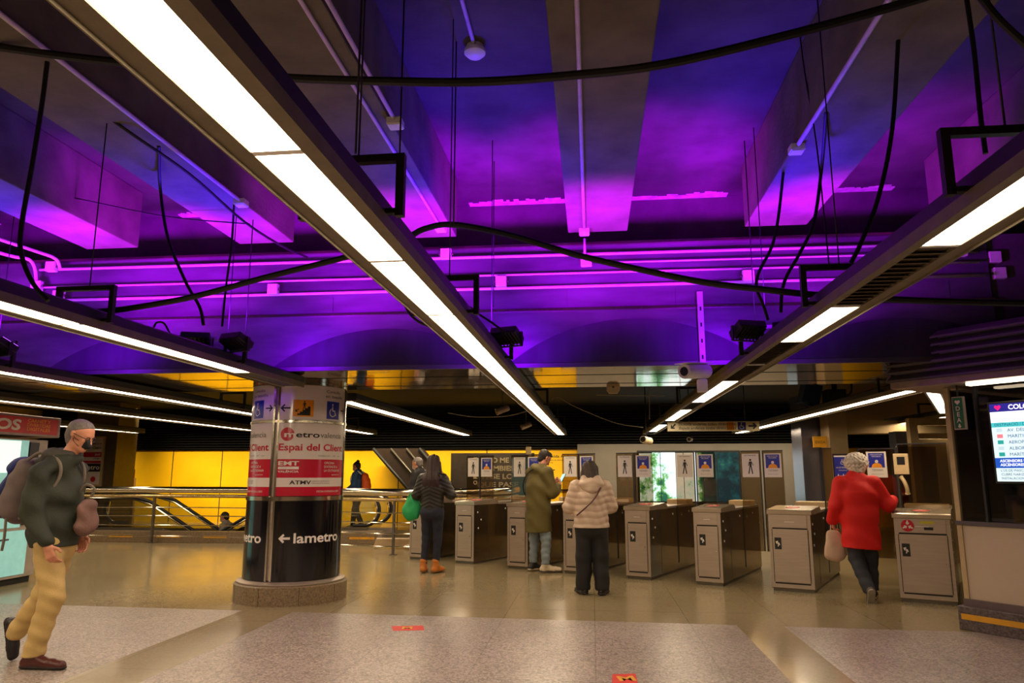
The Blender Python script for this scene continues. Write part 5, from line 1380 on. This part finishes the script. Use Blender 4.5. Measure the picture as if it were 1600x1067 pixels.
tro = mat('beige_trousers', rgb(200, 170, 110), .8, 0, .08, 9, .25, 120)
sdf_mesh('trousers', [cap((0, -.08, .87), (0, -.08, .94), .14, .13, (1.1, .85, 1), k=.05)] + leg(hipR, knR, anR + V3(0, 0, -.03), (.105, .084, .072)) + leg(hipL, knL, anL + V3(0, -.012, -.04), (.105, .082, .068)), .008, tro, P1, post=folds(.0055, 10, 30, 1.0),
         cut=lambda X, Y, Z: .085 - Z)
jk = mat('dark_green_jacket', rgb(42, 47, 35), .75, 0, .22, 5, .3, 90)
JP = [cap((0, -.09, .78), (0, -.10, 1.26), .165, .15, (1.2, .98, 1), k=.06), cap((0, -.10, 1.26), (0, -.09, 1.42), .15, .11, (1.3, .9, 1), k=.06)]
JP += arm(shR, elR, wrR + V3(0, -.01, .02), (.08, .074, .058), .035) + arm(shL, elL, wrL + V3(0, -.01, .02), (.08, .074, .058), .035)
JP += [cap((-.08, -.08, 1.51), (.08, -.08, 1.51), .055, k=.05), cap((-.045, -.01, 1.515), (.045, -.01, 1.515), .05, k=.04)]
sdf_mesh('jacket', JP, .009, jk, P1, post=folds(.012, 7, 15, 2.0), cut=lambda X, Y, Z: .862 - Z)
sdf_mesh('hood', [cap((-.08, -.12, 1.545), (.08, -.12, 1.545), .058, k=.04), cap((0, -.18, 1.52), (0, -.27, 1.475), .08, .045, (1.4, 1, .75), k=.05), cap((-.085, -.10, 1.565), (-.04, -.0, 1.555), .032, k=.03), cap((.085, -.10, 1.565), (.04, -.0, 1.555), .032, k=.03)], .008, mat('grey_hood', rgb(66, 62, 58), .8, 0, .2, 8, .3, 80), P1, post=folds(.006, 10, 30, .4))
lea = mat('brown_leather', rgb(78, 32, 28), .3, 0, .15, 8); solem = mat('dark_sole', rgb(30, 18, 16), .6)
shoe('shoe', anR - V3(0, 0, .01), (0, 1, .0), lea, P1, .31, solem)
shoe('shoe', anL, (0, .25, -1), mat('dark_leather', rgb(26, 20, 24), .4), P1, .27, solem, up=(0, 1, .2))
# his backpack
B1 = thing('backpack', 'grey and blue backpack on the back of the walking man', 'backpack', (-4.02 - .40, 5.42, 1.09), R(-90))
gp = mat('grey_pack_cloth', rgb(104, 90, 88), .8, 0, .15, 7, .3, 90); bp_ = mat('blue_pack_cloth', rgb(34, 44, 110), .7, 0, .2, 7, .3, 90)
sdf_mesh('pack_body', [cap((0, .02, .06), (0, .05, .33), .13, .11, (1.2, .8, 1), k=.06), cap((0, -.04, .08), (0, .0, .26), .12, .1, (1.2, .8, 1), k=.05)], .008, gp, B1, post=folds(.006, 10, 18, 3))
sdf_mesh('front_pocket', [cap((0, -.13, .07), (0, -.075, .28), .10, .075, (1.25, .55, 1), k=.05), cap((0, -.02, .40), (0, -.06, .36), .07, .06, (1.3, 1, .7), k=.04)], .008, bp_, B1, post=folds(.005, 10, 20, 5))
mb = MB()
for q in (-1, 1):
    mb.tube(smooth_path([(q * .11, .10, .42), (q * .12, .22, .475), (q * .125, .37, .41), (q * .14, .40, .28), (q * .16, .30, .12), (q * .15, .12, -.02)], 6), .013, 8)
mb.tube(smooth_path([(.16, .02, -.02), (.19, .05, -.15), (.2, .05, -.25)], 4), .010, 6)
mb.build('strap', mat('strap_grey', rgb(110, 100, 90), .8), B1)
# a maroon bag held against his front
B2 = thing('shoulder_bag', 'dusty brown bag hanging at the front of the walking man', 'bag', (-4.02 + .135, 5.45, .93), R(-90))
sdf_mesh('bag_body', [cap((0, .0, .08), (0, .0, .22), .075, .06, (1.5, .8, 1), k=.05)], .008, mat('dusty_brown', rgb(118, 86, 78), .8, 0, .25, 6, .3, 80), B2, post=folds(.006, 12, 22, 2))
mb = MB(); mb.tube(smooth_path([(0, .02, .30), (0, .04, .36), (0, -.03, .39), (0, -.08, .33)], 5), .012, 6); mb.build('strap', mat('strap_grey', rgb(110, 100, 90), .8), B2)

# ---- 2. woman with a green bag
P2 = person('long haired woman in dark quilted jacket and jeans, seen from behind with a green bag', (-2.34, 10.88, 0), R(-10))
hc = (0, .045, 1.555); hf = (.05, .95, -.35)
shR, shL = V3(.165, .0, 1.34), V3(-.165, .0, 1.34)
elR, wrR = V3(.285, .03, 1.10), V3(.16, .24, 1.09)
elL, wrL = V3(-.255, -.01, 1.10), V3(-.26, .16, 1.02)
hipR, knR, anR = V3(.085, 0, .86), V3(.085, .02, .48), V3(.075, -.02, .10)
hipL, knL, anL = V3(-.085, 0, .86), V3(-.095, .02, .48), V3(-.11, -.03, .10)
def std_body(hc, hf, nk, hands, extra=(), leg_r=(.078, .05, .036)):
    b = head(hc, hf) + [cap((0, nk[1], nk[2] - .1), (hc[0] * .8, hc[1] * .8 - .01, hc[2] - .06), .05, .05, k=.03), cap((0, 0, hipR[2]), (0, 0, shR[2] - .14), .11, .115, (1.3, .85, 1), k=.05), cap((0, 0, shR[2] - .14), (0, nk[1], nk[2] - .06), .115, .06, (1.35, .8, 1), k=.05)]
    b += arm(shR, elR, wrR) + arm(shL, elL, wrL) + leg(hipR, knR, anR, leg_r) + leg(hipL, knL, anL, leg_r)
    return b + hands + list(extra)
b = std_body(hc, hf, (0, .0, 1.42), hand(wrR, (-.6, .75, .1), (0, .2, -1), (-.3, -.2, .2), .7, .9) + hand(wrL, (0, .75, -.4), (1, 0, -.1), (0, .3, .9), 1.0, .9))
b += [cap(anR, anR + V3(.02, .12, -.05), .03, .025), cap(anL, anL + V3(0, .12, -.05), .03, .025)]
sdf_mesh('body', b, .006, skin, P2)
A = headframe(hc, hf); eyes(A, P2)
HP = [ell(A(0, -.014, .030), (.086, .088, .092), k=.02), cap(A(0, -.05, .03), (0, -.075, 1.30), .082, .088, (1.15, .75, 1), k=.05), cap((-.04, -.085, 1.32), (-.06, -.09, 1.19), .075, .045, (1.3, .6, 1), k=.04), cap((.05, -.085, 1.32), (.07, -.085, 1.20), .075, .045, (1.3, .6, 1), k=.04),
      cap(A(.065, .0, .0), (.12, .02, 1.34), .035, .03, k=.03), cap(A(-.065, .0, .0), (-.12, .02, 1.34), .035, .03, k=.03)]
strand = lambda amp, q=95.0: (lambda X, Y, Z: amp * (np.sin(q * X + 6 * np.sin(5 * Z)) + .6 * np.sin(q * 1.9 * X + 40 * Y + 9 * Z)))
sdf_mesh('hair', HP, .006, hair_m('dark_brown_hair', rgb(52, 31, 22)), P2, post=strand(.0035))
quilt = lambda amp, pitch: (lambda X, Y, Z: amp * (.5 - np.abs(np.sin(math.pi * Z / pitch))))
dj = mat('black_quilted_jacket', rgb(32, 28, 20), .5, 0, .2, 10, .2, 60)
JP = [cap((0, 0, .78), (0, 0, 1.20), .14, .14, (1.22, .85, 1), k=.05), cap((0, 0, 1.20), (0, .0, 1.36), .14, .095, (1.3, .85, 1), k=.05), cap((-.05, -.01, 1.42), (.05, -.01, 1.42), .055, k=.04)]
JP += arm(shR, elR, wrR - V3(0, .02, 0), (.075, .064, .05), .04) + arm(shL, elL, wrL - V3(0, .02, 0), (.075, .064, .05), .04)
chev = lambda X, Y, Z: .006 * (.5 - np.abs(np.sin(math.pi * (Z + .45 * np.abs(X)) / .055)))
sdf_mesh('jacket', JP, .0075, dj, P2, post=chev, cut=lambda X, Y, Z: .87 - Z)
den = mat('dark_blue_jeans', rgb(28, 30, 48), .8, 0, .2, 12, .2, 150)
sdf_mesh('trousers', [cap((0, 0, .86), (0, 0, .93), .13, .125, (1.2, .9, 1), k=.04), cap((.07, -.04, .84), (-.07, -.04, .84), .095, k=.04)] + leg(hipR, knR, anR, (.094, .064, .046)) + leg(hipL, knL, anL, (.094, .064, .046)), .0075, den, P2, post=folds(.003, 10, 26, 2), cut=lambda X, Y, Z: .11 - Z)
tan = mat('tan_boots', rgb(190, 110, 36), .6, 0, .1, 8)
shoe('boot', anR, (.25, 1, 0), tan, P2, .25, mat('boot_sole', rgb(120, 70, 30), .6), high=.06)
shoe('boot', anL, (-.2, 1, 0), tan, P2, .25, _M['boot_sole'], high=.06)
B = thing('tote_bag', 'bright green cloth bag held by the long haired woman', 'bag', (-2.34 - .33, 10.98, .74), R(-10))
sdf_mesh('bag_body', [cap((0, 0, .12), (.0, 0, .28), .12, .08, (1.1, .5, 1), k=.05), cap((-.02, 0, .11), (.03, 0, .22), .12, .10, (1.1, .5, 1), k=.03)], .007, mat('green_cloth', rgb(30, 165, 95), .6, 0, .12, 6, .2, 60), B, post=folds(.004, 14, 14, 3))
mb = MB()
for s in (-1, 1): mb.tube(smooth_path([(-.05, .03 * s, .32), (-.02, .03 * s, .38), (.04, .03 * s, .38), (.05, .03 * s, .31)], 5), .008, 6)
mb.build('handle', _M['green_cloth'], B)

# ---- 3. man in the olive parka looking at his phone
P3 = person('dark haired man in olive parka and light jeans looking down at his phone', (-.80, 11.15, 0), R(-48))
hc = (0, .12, 1.635); hf = (.1, .8, -.6)
shR, shL = V3(.19, .02, 1.42), V3(-.19, .02, 1.42)
elR, wrR = V3(.25, .08, 1.14), V3(.10, .33, 1.24)
elL, wrL = V3(-.26, .08, 1.14), V3(-.06, .34, 1.26)
hipR, knR, anR = V3(.095, 0, .88), V3(.14, .03, .48), V3(.15, .0, .10)
hipL, knL, anL = V3(-.095, 0, .88), V3(-.13, .03, .48), V3(-.14, .0, .10)
b = std_body(hc, hf, (0, .03, 1.50), hand(wrR, (-.45, .5, .6), (-.6, -.2, .3), (0, -.5, .7), .9, .95) + hand(wrL, (.3, .55, .6), (.6, -.2, .2), (0, -.5, .7), .9, .95), leg_r=(.082, .054, .038))
b += [cap(anR, anR + V3(.0, .12, -.05), .03, .025), cap(anL, anL + V3(0, .12, -.05), .03, .025)]
sdf_mesh('body', b, .006, skin, P3)
A = headframe(hc, hf); eyes(A, P3)
sdf_mesh('hair', [ell(A(0, -.014, .034), (.084, .084, .094), k=.01), cap(A(0, -.04, .04), A(0, .03, .065), .08, .068, k=.02), cap(A(0, -.05, .0), A(0, -.05, -.045), .06, .05, k=.02)], .005, hair_m('black_hair', rgb(34, 24, 22)), P3, post=lambda X, Y, Z: .002 * np.sin(120 * X + 60 * Z) * np.sin(110 * Y + 50 * Z), cut=hair_cut(A, .035, .0))
ol = mat('olive_parka', rgb(92, 80, 34), .75, 0, .14, 5, .25, 80)
JP = [cap((0, .0, .46), (0, .0, 1.22), .185, .165, (1.2, 1.0, 1), k=.05), cap((0, .0, 1.22), (0, .02, 1.42), .165, .11, (1.3, .9, 1), k=.06), cap((-.08, .01, 1.50), (.08, .01, 1.50), .06, k=.04), cap((-.05, -.05, 1.47), (.05, -.05, 1.47), .06, k=.04)]
JP += arm(shR, elR, wrR - V3(0, .04, 0.02), (.092, .082, .058), .05) + arm(shL, elL, wrL - V3(0, .04, 0.02), (.092, .082, .058), .05)
sdf_mesh('parka', JP, .0085, ol, P3, post=folds(.007, 8, 12, 4), cut=lambda X, Y, Z: .60 - .06 * np.cos(3 * X) - Z + .02)
lj = mat('light_blue_jeans', rgb(128, 140, 150), .8, 0, .18, 9, .2, 150)
sdf_mesh('trousers', [cap((0, 0, .86), (0, 0, .95), .14, .13, (1.2, .85, 1), k=.04)] + leg(hipR, knR, anR, (.088, .078, .058)) + leg(hipL, knL, anL, (.088, .078, .058)), .0075, lj, P3, post=folds(.007, 10, 34, 1), cut=lambda X, Y, Z: .12 - Z)
sn = mat('white_sneaker', rgb(205, 185, 160), .5, 0, .35, 14); 
shoe('shoe', anR, (.55, 1, 0), sn, P3, .29, mat('sneaker_sole', rgb(60, 50, 45), .6)); shoe('shoe', anL, (.1, 1, 0), mat('black_sneaker', rgb(40, 34, 32), .5, 0, .5, 14), P3, .29, sn)
mb = MB(); mb.tube(smooth_path([(.15, .04, 1.53), (.02, -.115, 1.47), (-.10, -.165, 1.36), (-.20, -.13, 1.18), (-.22, -.0, .98)], 8), .009, 6); mb.build('bag_strap', ink, P3)
ph = thing('phone', 'phone with bluish lit screen in the hands of the man in the olive parka', 'phone', P3.location + Matrix.Rotation(R(-48), 3, 'Z') @ Vector((.02, .42, 1.30)), R(-48))
mb = MB(); mb.box((-.036, -.005, -.02), (.036, .005, .13), Matrix.Rotation(R(-35), 4, 'X'), bev=.004); mb.build('phone_body', ink, ph)
mb = MB(); mb.box((-.033, -.0065, -.015), (.033, -.0052, .125), Matrix.Rotation(R(-35), 4, 'X')); mb.build('phone_screen', mat('phone_lit', rgb(150, 205, 205), .2, emit=.8, emcol=(.4, .8, .8)), ph)

# ---- 4. woman in the beige puffer
P4 = person('woman in a beige puffer jacket and wide dark trousers, seen from behind', (-.02, 9.12, 0), R(8))
hc = (.0, .085, 1.43); hf = (-.1, .85, -.5)
shR, shL = V3(.17, .0, 1.25), V3(-.17, .0, 1.25)
elR, wrR = V3(.245, .03, 1.02), V3(.14, .24, 1.03)
elL, wrL = V3(-.255, .04, 1.01), V3(-.16, .25, .98)
hipR, knR, anR = V3(.09, 0, .80), V3(.11, .03, .44), V3(.115, -.01, .095)
hipL, knL, anL = V3(-.09, 0, .80), V3(-.09, .03, .44), V3(-.10, .05, .095)
b = std_body(hc, hf, (0, .02, 1.33), hand(wrR, (-.5, .75, .1), (0, .1, -1), (-.5, -.2, .2), .7, .9) + hand(wrL, (.4, .75, .1), (0, .1, -1), (.5, -.2, .2), .7, .9))
b += [cap(anR, anR + V3(.03, .11, -.05), .03, .025), cap(anL, anL + V3(-.02, .11, -.05), .03, .025)]
sdf_mesh('body', b, .006, skin, P4)
A = headframe(hc, hf); eyes(A, P4)
sdf_mesh('hair', [ell(A(0, -.014, .034), (.086, .088, .094), k=.02), cap(A(0, -.055, .02), (-.01, -.045, 1.30), .085, .07, (1.1, .8, 1), k=.04), cap(A(.07, -.01, .0), (.10, -.0, 1.28), .035, .028, k=.03), cap(A(-.07, -.01, .0), (-.11, -.0, 1.27), .035, .028, k=.03)], .006, hair_m('brown_hair', rgb(48, 30, 24)), P4, post=strand(.003, 105), cut=lambda X, Y, Z: 1.235 - Z)
bj = mat('beige_puffer', rgb(200, 174, 156), .45, 0, .06, 8, .12, 60)
JP = [cap((0, .0, .64), (0, 0, .95), .182, .155, (1.25, .95, 1), k=.05), cap((0, 0, .95), (0, 0, 1.14), .15, .152, (1.22, .9, 1), k=.06), cap((0, 0, 1.12), (0, .0, 1.25), .152, .11, (1.3, .9, 1), k=.06)]
JP += arm(shR, elR, wrR - V3(0, .02, 0), (.088, .078, .062), .03) + arm(shL, elL, wrL - V3(0, .02, 0), (.088, .078, .062), .03)
sdf_mesh('jacket', JP, .0065, bj, P4, post=lambda X, Y, Z: .0065 * (.5 - np.abs(np.sin(math.pi * (Z + .014 * np.sin(9 * X + 2) + .008 * np.sin(23 * X)) / .075))) + .003 * np.sin(60 * X + 20 * Y + 30 * Z), cut=lambda X, Y, Z: .775 - Z)
sdf_mesh('hood', [cap((-.08, -.03, 1.335), (.08, -.03, 1.335), .055, k=.04), cap((-.09, -.08, 1.27), (.09, -.08, 1.27), .06, k=.05), cap((0, -.12, 1.25), (0, -.13, 1.21), .075, .05, (1.2, .8, 1), k=.04)], .0065, bj, P4, post=lambda X, Y, Z: .006 * np.sin(60 * Z + 18 * np.abs(X)))
wt_ = mat('black_trousers', rgb(24, 23, 26), .75, 0, .2, 9, .2, 100)
sdf_mesh('trousers', [cap((0, 0, .78), (0, 0, .88), .15, .13, (1.2, .9, 1), k=.04), cap((.06, -.03, .75), (-.06, -.03, .75), .10, k=.04)] + leg(hipR, knR, anR, (.105, .098, .088)) + leg(hipL, knL, anL, (.105, .098, .088)), .0075, wt_, P4, post=folds(.005, 9, 12, 3), cut=lambda X, Y, Z: .055 - Z)
bs = mat('black_shoe', rgb(18, 16, 18), .4)
shoe('shoe', anR, (.45, 1, 0), bs, P4, .25, solem); shoe('shoe', anL, (-.3, 1, 0), bs, P4, .25, solem)
mb = MB(); mb.tube(smooth_path([(.16, .06, 1.33), (.10, -.13, 1.24), (.02, -.188, 1.12), (-.08, -.188, 1.02), (-.19, -.13, .92)], 8), .009, 6); mb.build('bag_strap', mat('maroon_strap', rgb(70, 20, 26), .5), P4)

# ---- 5. lady in the red jacket
P5 = person('grey curly haired lady in a bright red jacket walking between the two wide gates', (3.06, 9.10, 0), R(-6))
hc = (.03, .085, 1.50); hf = (.1, .95, -.25)
shR, shL = V3(.18, .0, 1.31), V3(-.18, .0, 1.31)
elR, wrR = V3(.33, .03, 1.06), V3(.43, .24, 1.10)
elL, wrL = V3(-.25, -.01, 1.05), V3(-.28, .08, .87)
hipR, knR, anR = V3(.09, 0, .82), V3(.10, .10, .46), V3(.09, .07, .10)
hipL, knL, anL = V3(-.09, 0, .82), V3(-.06, .02, .45), V3(.00, -.20, .13)
b = std_body(hc, hf, (0, .02, 1.38), hand(wrR, (.1, .8, .35), (-.3, .1, -.9), (-.8, .1, .3), .9, .95) + hand(wrL, (0, .1, -1), (1, 0, 0), (0, 1, -.2), .8, .95))
b += [cap(anR, anR + V3(.0, .11, -.05), .03, .025), cap(anL, anL + V3(.0, .08, -.08), .03, .025)]
sdf_mesh('body', b, .006, skin, P5)
A = headframe(hc, hf); eyes(A, P5)
curl = lambda X, Y, Z: .010 * np.sin(75 * X + 2 * np.sin(40 * Z)) * np.sin(70 * Y + 2) * np.sin(72 * Z + 3 * np.sin(30 * X)) + .003 * np.sin(160 * X) * np.sin(150 * Z)
sdf_mesh('hair', [ell(A(0, -.02, .035), (.135, .125, .118), k=.02), cap(A(0, -.05, .0), A(0, -.05, -.05), .108, .085, k=.03)], .0055, mat('grey_curls', rgb(214, 200, 190), .7, 0, .2, 22, .5, 90), P5, post=curl, cut=hair_cut(A, .03, .035))
rj = mat('red_jacket', rgb(215, 16, 14), .7, 0, .06, 7, .2, 120)
JP = [cap((0, .0, .42), (0, 0, .95), .19, .165, (1.15, .85, 1), k=.05), cap((0, 0, .95), (0, 0, 1.18), .165, .155, (1.22, .85, 1), k=.06), cap((0, -.01, 1.18), (0, .0, 1.31), .155, .11, (1.32, .9, 1), k=.06), cap((-.04, .01, 1.385), (.04, .01, 1.385), .055, k=.04)]
JP += arm(shR, elR, wrR - V3(0, .02, 0), (.082, .076, .06), .045) + arm(shL, elL, wrL, (.082, .074, .06), .045)
sdf_mesh('jacket', JP, .0075, rj, P5, post=folds(.005, 7, 10, 6), cut=lambda X, Y, Z: .565 - Z - .06 * X)
dn = mat('washed_dark_jeans', rgb(46, 48, 58), .8, 0, .3, 8, .2, 130)
sdf_mesh('trousers', [cap((0, 0, .80), (0, 0, .9), .14, .13, (1.2, .9, 1), k=.04)] + leg(hipR, knR, anR, (.11, .085, .068)) + leg(hipL, knL, anL, (.11, .085, .068)), .0075, dn, P5, post=folds(.006, 9, 28, 5), cut=lambda X, Y, Z: .10 - Z)
shoe('shoe', anR, (.35, 1, 0), mat('navy_sneaker', rgb(30, 30, 38), .6), P5, .26, sn)
shoe('shoe', anL, (0, .55, -.84), mat('grey_sneaker', rgb(95, 85, 80), .6), P5, .25, mat('grey_sole', rgb(150, 140, 130), .6), up=(0, .84, .55))
B = thing('shopping_bag', 'pale pink cloth bag hanging from the left hand of the red jacket lady', 'bag', (3.06 - .27, 9.20, .42), R(-6))
sdf_mesh('bag_body', [cap((-.04, 0, .06), (.0, 0, .30), .06, .045, (1.4, .6, 1), k=.04), cap((.03, 0, .06), (.02, 0, .24), .07, .05, (1.3, .6, 1), k=.04)], .007, mat('pink_bag', rgb(205, 170, 150), .6, 0, .12, 8), B, post=folds(.004, 12, 10, 2))
mb = MB(); mb.tube(smooth_path([(-.03, 0, .33), (-.02, 0, .42), (.01, 0, .42), (.02, 0, .33)], 5), .007, 6); mb.build('handle', _M['pink_bag'], B)

# ---- 6-9. small figures farther off
def far_person(label, loc, rz, hgt, top, legc, hairc, bun=False, mask=True, arms='walk'):
    P = person(label, loc, rz); k = hgt / 1.70
    g = lambda *a: V3(*a) * k
    global shR, shL, elR, wrR, elL, wrL, hipR, knR, anR, hipL, knL, anL
    shR, shL, elR, elL = g(.17, 0, 1.38), g(-.17, 0, 1.38), g(.21, -.02, 1.1), g(-.21, .02, 1.1)
    wrR, wrL = g(.2, .16, .98), g(-.2, .2, .98)
    hipR, knR, anR = g(.09, 0, .86), g(.09, .12, .48), g(.09, .16, .10)
    hipL, knL, anL = g(-.09, 0, .86), g(-.09, -.02, .47), g(-.09, -.2, .13)
    hc = g(0, .06, 1.58); hf = (0, .9, -.3)
    b = std_body(hc, hf, (0, .01, 1.47 * k), hand(wrR, (0, .6, -.7), (-1, 0, 0), (0, .7, .7), .6) + hand(wrL, (0, .6, -.7), (1, 0, 0), (0, .7, .7), .6), leg_r=(.08, .052, .036))
    b += [cap(anR, anR + V3(.0, .11, -.05), .03, .025), cap(anL, anL + V3(0, .11, -.05), .03, .025)]
    sdf_mesh('body', b, .0075, skin, P)
    A = headframe(hc, hf); eyes(A, P)
    HP = [ell(A(0, -.014, .034), (.084, .086, .092), k=.01), cap(A(0, -.045, .02), A(0, -.05, -.03), .078, .06, k=.02)]
    if bun: HP.append(ell(A(0, -.075, .115), (.045, .045, .04), k=.015))
    sdf_mesh('hair', HP, .006, hairc, P, cut=None if bun is None else hair_cut(A, .03, .0) if not bun else (lambda X, Y, Z: np.minimum(hair_cut(A, .03, .0)(X, Y, Z), 1)))
    if mask: sdf_mesh('face_mask', [cap(A(0, .062, -.03), A(0, .06, -.085), .052, .036, k=.02), cap(A(0, .08, -.03), A(0, .104, -.05), .03, .024, k=.02)], .006, mat('pale_mask', rgb(200, 200, 205), .7), P)
    JP = [cap(g(0, 0, .72), g(0, 0, 1.2), .145, .15, (1.2, .85, 1), k=.05), cap(g(0, 0, 1.2), g(0, .0, 1.4), .15, .10, (1.3, .85, 1), k=.05), cap(g(-.05, 0, 1.46), g(.05, 0, 1.46), .055, k=.04)]
    JP += arm(shR, elR, wrR - V3(0, .01, -.02), (.078, .066, .052), .04) + arm(shL, elL, wrL - V3(0, .01, -.02), (.078, .066, .052), .04)
    sdf_mesh('jacket', JP, .0095, top, P, post=folds(.005, 8, 14, 1), cut=lambda X, Y, Z: .82 * k - Z)
    sdf_mesh('trousers', [cap(g(0, 0, .84), g(0, 0, .92), .135, .125, (1.2, .9, 1), k=.04)] + leg(hipR, knR, anR, (.1, .075, .058)) + leg(hipL, knL, anL, (.1, .075, .058)), .0095, legc, P, post=folds(.004, 8, 20, 1), cut=lambda X, Y, Z: .1 - Z)
    shoe('shoe', anR, (0, 1, 0), sn, P, .26, h_=.008); shoe('shoe', anL, (0, 1, -.15), sn, P, .26, h_=.008)
    return P
far_person('woman with a hair bun in a blue top walking beyond the rail', (-6.02, 18.85, 0), R(80), 1.72, mat('blue_top', rgb(44, 78, 120), .7), wt_, _M['black_hair'], bun=True)
B = thing('orange_backpack', 'bright orange backpack on the woman with the hair bun', 'backpack', (-5.80, 18.83, 1.0), R(80))
sdf_mesh('pack_body', [cap((0, -.0, .08), (0, .03, .34), .12, .10, (1.25, .8, 1), k=.05), cap((0, -.06, .05), (0, -.05, .2), .09, (.08), (1.2, .7, 1), k=.05)], .009, mat('orange_cloth', rgb(240, 95, 20), .6, 0, .08, 6), B, post=folds(.004, 12, 18, 2))
mb = MB()
for q in (-1, 1): mb.tube(smooth_path([(q * .1, .08, .4), (q * .12, .2, .47), (q * .12, .34, .38), (q * .14, .36, .2), (q * .15, .2, .05), (q * .1, .08, .02)], 5), .022, 6)
mb.build('strap', white_ink, B)
far_person('grey haired man in a black hooded jacket behind the long haired woman', (at(655, 740, Y=13.9).x, 13.95, 0), R(70), 1.72, mat('black_jacket', rgb(26, 24, 26), .7), wt_, gh, mask=True)
far_person('masked man in a grey shirt riding down the escalator, seen head and shoulders', (-8.62, 17.08, -1.16), R(90), 1.68, mat('grey_shirt', rgb(128, 118, 105), .8), wt_, _M['black_hair'])
far_person('dark haired person on the lower stairs, only the crown of the head showing', (-9.25, 15.52, -1.38), R(-90), 1.60, mat('brown_coat', rgb(60, 46, 38), .8), wt_, _M['dark_brown_hair'], mask=False)
